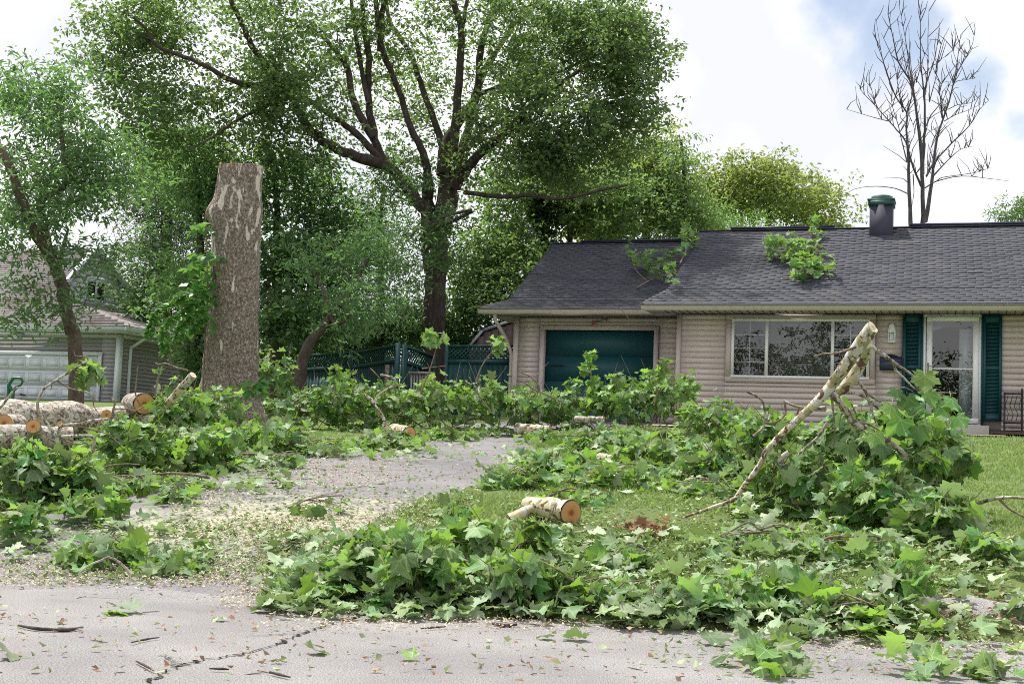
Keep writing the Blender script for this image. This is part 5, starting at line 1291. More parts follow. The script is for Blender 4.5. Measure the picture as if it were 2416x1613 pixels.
# ------------------------------------------------------------------ felled leafy branches
GRP = 'felled leafy sycamore branches'
def tubepart(T_, name, pts, r0, r1, mat='twig', sides=7, steps=4, capmi=None, parent=None):
    n = len(pts); rr = [r0 + (r1 - r0) * i / (n - 1) for i in range(n)]
    return T_.part(name, MB().tube(pts, rr, sides, smooth_steps=steps, rough=.06, capmi=capmi), mat, smooth=True, parent=parent)
def leaves_in(T_, C, rx, ry, rz, n, size, mix=.25, clampg=True, shell=.35, dead=0.0, upbias=.55, lowr=1.0):
    d = rng.normal(0, 1, (n, 3)); d[:, 2] = np.abs(d[:, 2]) * rng.choice([1, -1, 1, -1, 1], n) if clampg else d[:, 2]
    d /= np.linalg.norm(d, axis=1)[:, None]
    d[:, 2] *= np.where(d[:, 2] < 0, 1.1, 1.0) * (.70 + .30 * np.sin(np.arctan2(d[:, 1], d[:, 0]) * 3 + rng.uniform(0, 6))) if clampg else 1
    rho = rng.uniform(shell, 1.0, n)[:, None] ** .6 * (1 + .12 * rng.normal(0, 1, (n, 1)))
    P = C + (d[:, :1] * R2 * rx + d[:, 1:2] * np.array([fw[0], fw[1], 0]) * rz + d[:, 2:] * np.array([0, 0, 1.0]) * ry) * rho
    g = gzP(P) + .015
    if clampg:
        lit = rng.random(n) < .22; k_ = int(lit.sum()); aa1 = rng.uniform(0, 2 * math.pi, k_); r1_ = rng.uniform(.5, 1.45, k_)
        P[lit] = C + (np.cos(aa1) * r1_ * rx)[:, None] * R2 + (np.sin(aa1) * r1_ * max(rz, .25))[:, None] * np.array([fw[0], fw[1], 0]); P[lit, 2] = -9; g = gzP(P) + .015
        low = P[:, 2] < g
        P[low, 2] = g[low] + rng.uniform(.01, .10, low.sum()) * lowr
    out = d[:, :1] * R2 + d[:, 1:2] * fw + d[:, 2:] * U2
    nrm = .55 * out + rng.normal(0, .62, (n, 3)) + np.array([0, 0, upbias])
    tip = .5 * out + rng.normal(0, .7, (n, 3)) + np.array([0, 0, -.45])
    if clampg: nrm[lit] = rng.normal(0, .3, (k_, 3)) + np.array([0, 0, 1.0]); tip[lit, 2] = 0
    R = rotmats(nrm, tip); sz = size * rng.uniform(.42, 1.24, n)
    for k in range(n):
        u_ = rng.random()
        me = (DEAD if u_ < dead else SYC2 if u_ < mix + dead else SYC)[int(rng.integers(9))]
        T_.inst('leaf', me, P[k], R[k], (sz[k],) * 3)
    return P
def branch(label, x, y, rx, ry, yb=None, Z=None, n=120, size=.21, mix=.25, stems=True, dead=0.0, rzf=1.0, tw=None, k=1.0285, name='fallen_branch', shell=.35, clampg=True):
    if Z is None:
        g = Gr(x, yb); Z = float((g - EYE) @ fw)
    C = D(x, y, Z); RX, RY_ = rx * k / FPX * Z, ry * k / FPX * Z; RZ = max(.18, min(RX, .9)) * rzf
    C = C + np.array([fw[0], fw[1], 0]) * RZ * .5
    base = C.copy(); base[2] = float(gzP(C)) if clampg else C[2] - RY_
    t_ = Thing(name, label, 'branch', base, GRP)
    if stems:
        gz0 = base[2] if clampg else C[2] - RY_ * .6
        s0 = C - R2 * RX * 1.02; s0[2] = gz0 + .05; s1 = C + R2 * RX * .9 + fw * RZ * .3; s1[2] = gz0 + .12
        mid = C + rng.normal(0, .08, 3) * RX; mid[2] = gz0 + .12 + RY_ * .3
        if rng.random() < .5: s0, s1 = s1, s0
        r_ = .004 + .020 * min(1, RX)
        tubepart(t_, 'stem', [s0, (s0 + mid) / 2 + rng.normal(0, .04, 3), mid, (mid + s1) / 2 + rng.normal(0, .05, 3), s1], r_, r_ * .4, 'syc_bark' if r_ > .018 else 'twig')
        m = MB()
        for q_ in range(int(9 + 8 * min(1.2, RX))):
            f = rng.uniform(.1, .9); o = s0 + (s1 - s0) * f; o[2] = gz0 + .1 + RY_ * .3 * math.sin(f * 3)
            e = C + (R2 * rng.normal(0, .55) * RX + fw * rng.normal(0, .55) * RZ + np.array([0, 0, 1]) * rng.uniform(.3, 1.3) * RY_)
            m.tube([o, (o + e) / 2 + rng.normal(0, .07 * RX, 3), e], [r_ * .5, r_ * .4, r_ * .2], 5, smooth_steps=3)
        t_.part('twig', m, 'twig', smooth=True, kind='stuff')
    if Z < 9 and dead == 0: n = int(n * 1.35)
    elif dead == 0: n = min(296, int(n * 1.5))
    leaves_in(t_, C, RX * 1.08, RY_, RZ, n, size, max(mix, .34) if mix > .1 else mix, clampg, shell, dead)
    return t_
# far pile across the head of the driveway
branch('leafy clump climbing against the right foot of the tall cut trunk', 620, 880, 46, 80, 985, n=190, size=.23)
branch('sprawling leafy branch between the tall trunk and the left fence', 710, 930, 80, 62, 990, n=220, size=.23)
branch('leafy branch heap in front of the leftmost fence run', 800, 915, 70, 78, 992, n=230, size=.23)
branch('leafy heap above the half buried orange log', 900, 930, 75, 75, 995, n=230, size=.23)
branch('leafy heap below the open garden gate', 1000, 920, 75, 72, 1000, n=220, size=.23)
branch('leafy heap in front of the lattice fence by the garage', 1110, 915, 80, 68, 1000, n=230, size=.23)
branch('leafy heap at the left edge of the garage door behind the white log', 1220, 925, 75, 58, 1002, n=210, size=.23)
branch('leafy heap across the middle of the garage door', 1330, 940, 80, 55, 1005, n=220, size=.23)
branch('leafy heap at the right edge of the garage door', 1440, 915, 75, 72, 1010, n=240, size=.23)
branch('tall leafy heap before the corner between garage and main wing', 1535, 900, 70, 70, 1010, n=230, size=.23)
branch('leafy heap below the left end of the picture window', 1640, 960, 80, 62, 1025, n=230, size=.22)
branch('leafy heap below the middle of the picture window', 1740, 985, 70, 62, 1040, n=200, size=.22)
branch('leafy branch spread below the garage heaps right of the driveway top', 1400, 1010, 110, 42, 1045, n=220, size=.22, mix=.35)
branch('leafy branch spread lower in the middle of the right lawn', 1540, 1035, 110, 48, 1085, n=210, size=.22, mix=.35)
branch('pale leafy spread left of the big leaning branch', 1660, 1060, 90, 52, 1110, n=170, size=.22, mix=.35)
branch('low leafy spread along the right edge of the driveway', 1290, 1060, 80, 30, 1090, n=110, size=.21, mix=.35)
branch('thin leafy spread above the thick front log', 1400, 1090, 110, 22, 1125, n=80, size=.21, mix=.45)
branch('leaf clump at the driveway edge above the front pile', 1190, 1100, 55, 32, 1130, n=52, size=.20)
branch('single upright leafy tip standing at the driveway edge', 1122, 1095, 20, 34, 1130, n=9, size=.22, stems=False)
# left piles
branch('leafy heap hiding the foot of the tall cut trunk', 560, 945, 70, 48, 992, n=150, size=.23)
branch('low trampled leaf spread below the wide left heap', 560, 1060, 130, 16, 1080, n=110, size=.20)
branch('low leaf spread on the grass strip at the left', 350, 1115, 120, 14, 1135, n=70, size=.19)
branch('low leaf spread at the left side of the driveway head', 1010, 995, 90, 16, 1012, n=100, size=.21)
branch('leafy spread across the right half of the driveway head', 1280, 1000, 70, 18, 1022, n=80, size=.21)
branch('leafy spread behind the thick front log', 1330, 1150, 80, 14, 1168, n=46, size=.18)
branch('leafy spread linking the right heap to the lawn', 1640, 1120, 90, 20, 1145, n=60, size=.20)
branch('leafy heap behind the tall trunk foot on its left', 490, 945, 70, 62, 1010, n=170, size=.23)
branch('leafy heap left of the tall trunk under the pale cut limb', 400, 940, 60, 78, 1020, n=190, size=.23)
branch('leafy heap over the end of the huge felled trunk', 275, 990, 60, 38, 1030, n=160, size=.23)
branch('wide leafy heap in front of the tall cut trunk', 590, 1000, 110, 48, 1050, n=220, size=.22)
branch('leafy heap below the left piles beside the grass strip', 430, 1030, 100, 58, 1085, n=210, size=.22)
branch('leafy heap behind the looped branch at the left', 300, 1020, 85, 72, 1095, n=170, size=.22)
branch('bright leafy heap under the looped branch at the left edge', 150, 1090, 80, 68, 1150, n=130, size=.22)
branch('bright leafy heap spilling in from the left edge of the yard', 30, 1080, 80, 85, 1165, n=150, size=.22)
branch('low leafy clumps trailing right from the wide left heap', 720, 1030, 90, 18, 1050, n=60, size=.21)
branch('leafy spread left of the driveway below the curved white limb', 880, 1010, 90, 26, 1035, n=110, size=.22)
branch('leaf cluster lying on the left end of the apron', 205, 1165, 75, 38, 1205, n=46, size=.21, stems=False)
branch('leafy tip poking up at the far left of the apron', 35, 1195, 48, 48, 1250, n=34, size=.21)
branch('leafy clump over a broken twig at the left road edge', 235, 1265, 85, 34, 1305, n=52, size=.20)
branch('flattened leafy trail right of the left road edge clump', 400, 1300, 75, 22, 1320, n=46, size=.16, stems=False)
branch('small leafy sprig alone on the upper apron', 405, 1138, 32, 15, 1155, n=14, size=.18)
branch('two leaf sprig lying in the sawdust on the apron', 725, 1172, 55, 16, 1190, n=12, size=.18, mix=.05)
# front centre pile
branch('leafy left tail of the large front pile', 720, 1330, 75, 42, 1385, n=66, size=.20)
branch('leafy left shoulder of the large front pile', 830, 1270, 85, 65, 1385, n=100, size=.20)
branch('dense middle of the large front pile', 960, 1290, 95, 82, 1405, n=140, size=.20)
branch('tall bright tip at the top of the large front pile', 1040, 1180, 36, 55, 1260, n=26, size=.20, mix=.05)
branch('high leafy crest of the large front pile', 1090, 1240, 80, 75, 1330, n=90, size=.21)
branch('leafy right half of the large front pile', 1190, 1320, 90, 62, 1410, n=100, size=.20)
branch('bright upright leaves at the right of the large front pile', 1215, 1240, 46, 58, 1310, n=26, size=.22, mix=.05)
branch('leafy right tail of the large front pile along the road', 1350, 1360, 90, 34, 1415, n=50, size=.20)
branch('pale leaf spread right of the front logs', 1420, 1280, 80, 22, 1320, n=26, size=.20, mix=.5)
branch('leafy branch with forked twigs at the right road edge', 1570, 1375, 85, 40, 1430, n=44, size=.20)
branch('leafy branch with a tall twisted twig before the right lawn', 1720, 1355, 80, 52, 1425, n=50, size=.21)
branch('leafy branch right of the twisted twig', 1870, 1362, 85, 44, 1420, n=48, size=.21, mix=.4)
branch('upright leafy fan at the right road edge', 2085, 1330, 60, 44, 1400, n=32, size=.22)
branch('broad leaf clump lying over the right road edge', 1985, 1425, 70, 36, 1455, n=36, size=.23, mix=.05)
branch('pale leaf spread under the leaning branch', 1760, 1250, 110, 24, 1280, n=40, size=.21, mix=.5)
branch('pale leaf spread below the right heap', 1960, 1260, 110, 28, 1300, n=46, size=.21, mix=.5)
branch('leafy twig reaching past the right edge over the grass', 2270, 1255, 60, 34, 1305, n=30, size=.22)
branch('leaf clump in the road at the lower right', 1790, 1545, 75, 11, 1553, n=22, size=.20, mix=.5, stems=False)
branch('second leaf clump in the road near the lower right corner', 2130, 1550, 50, 9, 1560, n=12, size=.18, mix=.4, stems=False)
branch('curled leaf clump in the road at the lower right corner', 2270, 1535, 50, 15, 1558, n=14, size=.18, mix=.4, stems=False)
branch('leaf clump at the broken curb on the right', 2150, 1460, 60, 16, 1475, n=14, size=.18, mix=.5, stems=False)
# right heap around the leaning branch
branch('leafy heap at the back left of the leaning branch', 1800, 1010, 90, 75, 1120, n=170, size=.22)
branch('leafy heap directly under the leaning branch', 1840, 1090, 110, 80, 1190, n=170, size=.23)
branch('high leafy heap behind the fork of the leaning branch', 1960, 1010, 85, 100, 1160, n=170, size=.23)
branch('large leafed heap before the storm door', 2085, 1010, 85, 105, 1175, n=150, size=.24, mix=.2)
branch('hanging leaves at the right shoulder of the right heap', 2160, 1060, 75, 110, 1200, n=130, size=.24)
branch('leafy front face of the right heap', 2010, 1130, 100, 80, 1220, n=140, size=.23)
branch('low right skirt of the right heap', 2160, 1180, 85, 62, 1250, n=100, size=.23)
# sprigs that rise clear of the piles
def sprig(label, pts, Z, clusters, size=.22, r0=.012, mix=.05, sh=.15, leafmat=None, f=None):
    P = [D(x, y, Z) if f is None else f(x, y, Z) for x, y in pts]
    t_ = Thing('leafy_sprig', label, 'branch', P[0], 'leafy sprigs sticking up out of the piles')
    tubepart(t_, 'stem', P, r0, r0 * .4)
    for (x, y, rx, ry, n) in clusters:
        C = D(x, y, Z) if f is None else f(x, y, Z); kx = (1.0285 if f is None else 1 / 3.92) / FPX * Z
        leaves_in(t_, C, rx * kx, ry * kx, max(rx * kx, .12), n, size, mix, False, sh)
    return t_
sprig('leafy sprig standing up in front of the teal garage door', [(1318, 960), (1330, 915), (1352, 880), (1356, 850), (1352, 812)], 20.0, [(1350, 812, 17, 20, 14), (1345, 842, 14, 16, 8), (1320, 880, 20, 18, 16), (1365, 885, 22, 26, 24), (1415, 875, 22, 28, 20), (1385, 900, 40, 20, 26)], .23, mix=.12)
sprig('bright leafy sprig right of the teal garage door', [(1500, 930), (1510, 890), (1515, 850), (1520, 830)], 18.8, [(1520, 838, 22, 20, 16), (1495, 858, 14, 12, 8), (1515, 870, 12, 14, 8), (1490, 895, 12, 20, 6)], .22)
sprig('leafy spray held up before the gap by the garden gate', [(965, 900), (985, 850), (1000, 800), (1005, 770)], 18.5, [(995, 775, 30, 20, 20), (1003, 795, 10, 12, 4)], .23, mix=.3)
sprig('leafy spray in front of the fence top near the shed', [(1090, 880), (1105, 840), (1130, 805), (1140, 785)], 18.5, [(1138, 788, 22, 22, 20)], .22, mix=.3)
sprig('drooping leaf bunch at the end of the long arched twig on the left', [(205, 838), (215, 850), (210, 870)], 11.2, [(205, 858, 34, 34, 38), (160, 840, 6, 6, 2)], .19, mix=.15)
sprig('thin twig with few leaves beside the grey neighbouring wall', [(355, 910), (362, 870), (370, 850), (380, 845)], 14, [(366, 852, 16, 7, 7)], .13)
sprig('tall leafy tip at the left end of the far pile', [(770, 900), (768, 870), (775, 850)], 18.2, [(772, 858, 22, 18, 12)], .20, mix=.2)

# broken branches lying on the roof
def roofz(a, b): return float(slope_main(b)) if a > -6.1 else float(slope_gar(b))
def onroof(x, y, lift=.08):
    d = ray(x * 1.0285, y * 1.0285)
    for t in np.arange(20, 45, .02):
        P = EYE + t * d; a, b = P @ U, P @ V
        if a > -6.1 and b > BF - .8 or a <= -6.1 and b > BG - .8:
            if P[2] < roofz(a, b): return P + np.array([0, 0, lift])
    return D(x, y, 28)
def roofbranch(label, stemsp, clusters, size=.27):
    P = [onroof(x, y) for x, y in stemsp[0]]
    t_ = Thing('roof_branch', label, 'branch', P[0], 'broken branches lying on the roof')
    for s_ in stemsp: tubepart(t_, 'stem', [onroof(x, y, .06 + .12 * math.sin(math.pi * i / max(1, len(s_) - 1))) for i, (x, y) in enumerate(s_)], .018, .006)
    for (x, y, rx, ry, n) in clusters:
        C = onroof(x, y, .10); Zc = float((C - EYE) @ fw); kx = 1.0285 / FPX * Zc
        m_ = int(n * 1.7); up = ry * kx
        d = rng.uniform(-1, 1, (m_, 2)); d = d[(d ** 2).sum(1) < 1.1]; m_ = len(d)
        yv = unit(V + np.array([0, 0, .5])); nr0 = unit(np.cross(U, yv))
        Ps = C + d[:, :1] * U * rx * kx + d[:, 1:] * yv * (ry * kx * 1.8) + nr0 * rng.uniform(0.0, .42, (m_, 1))
        nrm = nr0 * .8 + rng.normal(0, .6, (m_, 3)) + np.array([0, 0, .4]); tip = rng.normal(0, .6, (m_, 3)) - yv * .6
        R = rotmats(nrm, tip)
        for k in range(m_): t_.inst('leaf', (SYC2 if rng.random() < .12 else SYC)[int(rng.integers(9))], Ps[k], R[k], (size * rng.uniform(.7, 1.2),) * 3)
roofbranch('large leafy branch lying on the main roof above the picture window', [[(1880, 550), (1865, 600), (1850, 640)], [(1780, 600), (1830, 575), (1880, 572)]], [(1800, 592, 42, 24, 46), (1835, 600, 40, 30, 50), (1850, 640, 34, 26, 56), (1875, 545, 18, 14, 12), (1868, 590, 16, 16, 12), (1885, 628, 18, 12, 14), (1765, 595, 14, 16, 10), (1908, 638, 10, 4, 3)])
roofbranch('thin leafy branch lying on the garage roof near the main roof edge', [[(1462, 665), (1500, 655), (1530, 645), (1560, 625)], [(1450, 600), (1460, 640), (1490, 655)]], [(1450, 598, 9, 8, 5), (1478, 628, 24, 16, 20), (1530, 622, 26, 10, 14), (1512, 650, 20, 9, 9), (1540, 662, 16, 8, 10)])
roofbranch('leafy tip hanging over the left edge of the main roof', [[(1560, 610), (1580, 580), (1590, 555)]], [(1580, 575, 20, 20, 18), (1566, 598, 10, 8, 5), (1578, 555, 12, 8, 6)])
tw = Thing('broken_twig', 'bare twig caught over the garage gutter', 'branch', W(-7, 27, 4.0))
tubepart(tw, 'stem', [S(1120 + 1310 / 4.75 * 1.0, 540 + 690 / 4.75, 27.9) if False else S(1120 + x / 3.92, 540 + y / 3.92, 27.6) for x, y in ((1300, 690), (1370, 760), (1440, 850))], .010, .005)
rl = MB(); pr = []
for k in range(170):
    a = rng.uniform(-9.5, 1.0); b = rng.uniform(BF if a > -6 else BG, 30.3); pr.append(W(a, b, roofz(a, b) + .015))
pr = np.array(pr); scatter(rl, [(v * .5, f, uv) for v, f, uv in SL[:3]], pr, rotmats(rng.normal(0, .3, (170, 3)) + [0, -.3, 1], rng.normal(0, 1, (170, 3))), rng.uniform(.05, .17, 170))
single('roof_litter', rl, 'ltbit', (0, 0, 0), 'torn leaf scraps scattered over both roof slopes', 'leaf litter', kind='stuff')

# ------------------------------------------------------------------ the big leaning branch
Zl = 8.9
def k6(x, y, Z=Zl): return S(1596 + x / 2.865, 540 + y / 2.865, Z)
def k7(x, y, Z=Zl): return S(1596 + x / 2.865, 1073 + y / 2.865, Z)
LB = Thing('leaning_branch', 'big forked pale sycamore limb propped up with its cut end in the air', 'branch', gb(k6(1100, 1500)))
pl = Zl / FPX
def lt(name, pts, rads, mat='syc_young', capmi=None, mats=None, sides=16):
    m = MB().tube(pts, [r * pl for r in rads], sides, smooth_steps=5, rough=.03, capmi=capmi)
    return LB.part(name, m, mats or mat, smooth=True)
top = k6(1322, 668, Zl - .25)
lt('limb', [top, k6(1268, 745, Zl - .2), k6(1200, 840, Zl - .15), k6(1130, 945, Zl - .1), k6(1065, 1035), k6(1005, 1110), k6(900, 1215), k6(800, 1305), k6(700, 1400), k6(600, 1515), k7(590, 20), k7(535, 110), k7(470, 190), k7(400, 290), k7(350, 318, Zl - .05), k7(250, 350, Zl - .15), k7(40, 425, Zl - .3)],
   [15.5, 16, 15, 14.5, 13.5, 12.5, 10, 9, 8, 7.5, 7, 6.5, 6, 5.5, 5, 4, 2.5])
ax = unit(top - k6(1268, 745, Zl - .2)); f = MB(); A = unit(np.cross(ax, [.2, .3, .9])); B = np.cross(ax, A); th = np.linspace(0, 2 * math.pi, 30, endpoint=False)
ax2 = unit(ax * .75 + R2 * .45 - fw * .35); A = unit(np.cross(ax2, fw)); B = np.cross(ax2, A)
ft = top + ax * .006; rg = ft + (np.cos(th)[:, None] * A + np.sin(th)[:, None] * B) * 15.3 * pl
f.add(np.vstack([rg, ft + ax2 * .006]), [[k, (k + 1) % 30, 30] for k in range(30)], uv=np.vstack([np.stack([np.cos(th), np.sin(th)], 1), [[0, 0]]]))
back = ft - ax * .05; f2 = MB(); rb = back + (np.cos(th)[:, None] * A + np.sin(th)[:, None] * B) * 15.0 * pl
f2.add(np.vstack([rg, rb]), [[k, (k + 1) % 30, (k + 1) % 30 + 30, k + 30] for k in range(30)])
LB.part('cut_end', f, 'cutpale'); LB.part('bark_collar', f2, 'syc_young', smooth=True)
lt('limb', [k6(1285, 770, Zl - .12), k6(1270, 850, Zl + .05), k6(1240, 920, Zl + .08), k6(1190, 1000, Zl + .1), k6(1130, 1070, Zl + .1), k6(1085, 1105, Zl + .1), k6(1040, 1150, Zl + .12)], [13, 14, 14, 15, 14, 12, 8])
lt('limb', [k6(1050, 1105), k6(1100, 1170), k6(1160, 1250), k6(1210, 1320), k6(1310, 1370), k6(1400, 1410), k6(1480, 1470), k6(1560, 1545), k7(1540, 20), k7(1620, 60), k7(1720, 150), k7(1800, 240), k7(1870, 320), k7(1930, 362), k7(2050, 322, Zl - .1), k7(2180, 290, Zl - .2), k7(2340, 290, Zl - .3), k7(2460, 330, Zl - .35)],
   [9, 8.5, 8, 8.5, 8, 7.5, 7, 6.5, 6.5, 6.5, 6, 5.5, 5, 4.5, 4.2, 4, 3.2, 2.2], 'syc_bark')
for pts, r0, r1 in (([k7(2180, 295, Zl - .2), k7(2260, 370, Zl - .25), k7(2400, 440, Zl - .3)], 3.2, 1.8), ([k7(1858, 388), k7(1860, 480), k7(1800, 560)], 3.5, 1.5), ([k7(1860, 390), k7(1780, 405), k7(1700, 430)], 2.5, 1.2), ([k7(1860, 500), k7(1950, 570), k7(2060, 600)], 2.5, 1),
                    ([k6(1318, 792, Zl - .2), k6(1400, 850, Zl - .2), k6(1480, 910, Zl - .2), k6(1560, 962, Zl - .2), k6(1605, 1000, Zl - .2), k6(1680, 1100, Zl - .2)], 4.8, 2), ([k6(1470, 905, Zl - .2), k6(1485, 960, Zl - .15), k6(1540, 1010, Zl - .1), k6(1590, 1062, Zl - .1), k6(1660, 1120, Zl - .1)], 3.6, 1.6),
                    ([k6(1215, 796, Zl - .2), k6(1140, 822, Zl - .25), k6(1060, 842, Zl - .3), k6(990, 845, Zl - .3), k6(930, 862, Zl - .3)], 3.2, 2), ([k6(1232, 1030, Zl + .05), k6(1280, 1100), k6(1305, 1180), k6(1330, 1260), k6(1360, 1330)], 4, 2), ([k6(1150, 1100, Zl + .1), k6(1260, 1130), k6(1350, 1200), k6(1440, 1300)], 4, 2),
                    ([k6(1300, 1120), k6(1370, 1165), k6(1450, 1200)], 2.5, 1.2), ([k6(1010, 1205, Zl + .1), k6(900, 1215, Zl + .15), k6(800, 1195, Zl + .1), k6(725, 1160, Zl + .1)], 4.5, 2.5), ([k6(730, 1160, Zl + .1), k6(735, 1250, Zl + .1), k6(680, 1300, Zl + .1), k6(600, 1310, Zl + .1)], 3, 2),
                    ([k6(520, 1400, Zl + .2), k6(595, 1320, Zl + .2), k6(590, 1180, Zl + .2), k6(540, 1130, Zl + .2), k6(478, 1100, Zl + .2)], 3.5, 3), ([k6(830, 1200, Zl), k6(800, 1280, Zl), k6(720, 1310, Zl)], 3, 1.6), ([k6(1050, 1120), k6(1062, 1250), k6(1070, 1400), k6(1060, 1480)], 2.6, 1.6),
                    ([k6(1180, 1180), k6(1210, 1240), k6(1225, 1290)], 2, 1), ([k6(1600, 1020, Zl - .2), k6(1640, 1090, Zl - .2), k6(1700, 1120, Zl - .2), k6(1780, 1105, Zl - .2), k6(1890, 1110, Zl - .2)], 3, 1.4), ([k6(1780, 1110, Zl - .2), k6(1830, 1150, Zl - .2), k6(1900, 1200, Zl - .2)], 2.5, 1.2),
                    ([k6(1480, 1090, Zl), k6(1540, 1070, Zl), k6(1600, 1100, Zl)], 2, 1), ([k7(352, 318), k7(360, 390), k7(440, 445)], 2.6, 1.6), ([k6(1020, 1310), k6(960, 1400), k6(880, 1470), k6(820, 1530)], 3.5, 2.4), ([k6(1220, 1310), k6(1300, 1320), k6(1380, 1370), k6(1450, 1450)], 3, 2)):
    n = len(pts); LB.part('twig', MB().tube(pts, [(r0 + (r1 - r0) * i / (n - 1)) * pl for i in range(n)], 7, smooth_steps=4, rough=.08), 'syc_bark' if r0 > 3.4 else 'twig', smooth=True)
lt('limb', [k6(760, 1510, Zl + .1), k7(700, 40, Zl + .1), k7(760, 120, Zl + .1), k7(785, 210, Zl), k7(800, 320, Zl), k7(850, 400, Zl - .05), k7(915, 445, Zl - .1)], [7, 7, 7.5, 7, 7, 6, 5], 'syc_bark')
lt('limb', [k7(1060, 60, Zl + .2), k7(990, 60, Zl + .2), k7(920, 82, Zl + .2), k7(830, 120, Zl + .15), k7(792, 190, Zl + .1)], [8, 9, 9, 8, 7], 'syc_bark')
for x, y, sc_, nx, nz in ((1680, 1030, .235, -.25, .4), (1515, 1330, .27, -.1, .25), (1490, 1130, .17, .3, .6), (1700, 1150, .2, .2, .5), (1860, 1190, .2, .4, .7), (1780, 1230, .2, .1, .6), (1560, 1180, .19, -.3, .2), (1450, 1240, .18, .2, .4), (1900, 1310, .19, -.2, .5), (1640, 1390, .22, .2, .3), (1340, 1420, .2, -.3, .4), (1160, 1500, .22, .1, .4)):
    R = rotmats(np.array([[nx, -1.0, nz]]), np.array([[rng.normal(0, .5), 0, -1.0]]))[0]
    LB.inst('leaf', SYC[int(rng.integers(9))], k6(x, y - 40, Zl - .5), R, (sc_ * 1.15,) * 3)
# arched and looped branches at the left
def bare(label, polys, Z, f=c6, mat='syc_bark', nm='bare_branch'):
    P0 = [f(x, y, Z) for x, y in polys[0][0]]
    t_ = Thing(nm, label, 'branch', P0[-1], 'bare broken branches in the piles')
    for pts, r0, r1 in polys:
        P = [f(x, y, Z) for x, y in pts]; n = len(P)
        t_.part('stem', MB().tube(P, [(r0 + (r1 - r0) * i / (n - 1)) * Z / FPX for i in range(n)], 9, smooth_steps=5, rough=.06), mat if max(r0, r1) > 2.6 else 'twig', smooth=True)
    return t_
bare('long arching bare branch rising from the left pile toward the white garage door', [([(815, 115), (700, 190), (520, 300), (400, 390), (350, 500), (360, 600), (430, 700), (520, 820), (540, 920), (600, 1030), (680, 1110)], 2.2, 5), ([(520, 300), (600, 350), (660, 380), (780, 410), (880, 460)], 2, 1.2), ([(470, 340), (480, 370), (460, 395)], 1.2, .8), ([(815, 115), (790, 80), (700, 75), (680, 20)], 2, 1), ([(870, 465), (865, 530), (900, 590)], 1.6, 1)], 11.0)
bare('looped bare branch curling over the left pile', [([(535, 830), (560, 730), (640, 712), (750, 705), (850, 675), (1000, 660)], 4.5, 3.2), ([(540, 825), (700, 815), (840, 820), (872, 870), (850, 970), (780, 1050), (700, 1130), (660, 1220), (690, 1305), (760, 1290)], 3.6, 5), ([(560, 840), (680, 885), (750, 890), (800, 880), (830, 940)], 2, 1.4), ([(700, 715), (860, 760), (1000, 800), (1110, 900)], 2.4, 1.2)], 10.6)
bare('thin bare twig slanting in from the left edge', [([(165, 365), (100, 430), (0, 560), (-80, 640)], 2.6, 3)], 12.5)
bare('bare twig lying on the grass strip at the left', [([(850, 1160), (1000, 1095), (1150, 1075), (1290, 1080)], 2.4, 1.4), ([(800, 1240), (850, 1160), (1000, 1170), (1060, 1150)], 3.6, 3)], 10.6)
bare('pale crooked twig pointing left beside the tall trunk', [([(1435, 145), (1480, 155), (1530, 145), (1620, 180), (1740, 210)], 1.4, 2.2)], 14.8)
bare('thin upright twigs before the grey neighbouring wall', [([(1275, 165), (1262, 300), (1255, 430), (1300, 540)], 1.2, 2), ([(1500, 340), (1508, 480)], .9, 1)], 15)
bare('forked white twig standing in the left pile', [([(1035, 460), (1060, 520), (1045, 600), (1100, 690), (1115, 800)], 2, 3.5), ([(1060, 570), (1180, 565), (1240, 585), (1330, 545)], 2, 1.4), ([(1110, 715), (1240, 730)], 2, 1.6), ([(930, 830), (1010, 825), (1100, 800)], 3, 2.6)], 12.6)
bare('curved white limb hanging down left of the driveway', [([(160, 1110), (215, 1150), (240, 1190), (290, 1260), (320, 1340), (335, 1430)], 2.5, 5.2), ([(240, 1190), (260, 1130), (330, 1080), (380, 1050)], 3, 2)], 17.2, c5, 'syc_young')
bare('bare forked twig in front of the garage left wall', [([(1220, 965), (1300, 1000), (1340, 1050), (1355, 1100)], 1.8, 2.6), ([(1240, 1030), (1330, 1090), (1450, 1140), (1530, 1180)], 2, 1.6), ([(880, 1000), (930, 1100), (1000, 1200), (1030, 1240)], 1.4, 1.8)], 19.4, c5)
bare('curved dark twigs rising from the far pile near the gate', [([(210, 940), (250, 980), (275, 1010)], 1.4, 1.4), ([(280, 985), (340, 1000), (380, 1020)], 2.6, 3), ([(560, 945), (620, 935), (720, 925)], 1.4, .8), ([(250, 1130), (320, 1085), (420, 1050)], 2, 1.4)], 18.4, c5)
bare('twisted brown twigs along the road edge before the right lawn', [([(380, 1125), (470, 1125), (560, 1100), (640, 1065), (800, 1030)], 4, 4.5), ([(500, 1010), (600, 1050), (740, 1080), (900, 1110), (1110, 1100)], 2.6, 1.6), ([(610, 830), (570, 900), (550, 960), (570, 1030), (640, 1050)], 2, 3.4), ([(920, 1020), (980, 990), (1090, 990), (1270, 955)], 4, 3.6), ([(660, 1105), (780, 1070), (820, 1030)], 3.4, 2.4), ([(310, 1110), (300, 1010), (330, 960)], 2.4, 1.6)], 6.45, k7)
def kk(x, y, Z): return S(800 + x / 2.865, 1073 + y / 2.865, Z)
bare('straight bare twigs crossing the right half of the front pile', [([(1330, 700), (1450, 760), (1600, 860), (1750, 960), (1850, 1050), (1930, 1115)], 2, 2.4), ([(1530, 1015), (1650, 1080), (1760, 1135)], 1.6, 1.2), ([(1925, 860), (1850, 930), (1790, 980)], 2, 1.6)], 6.5, kk)
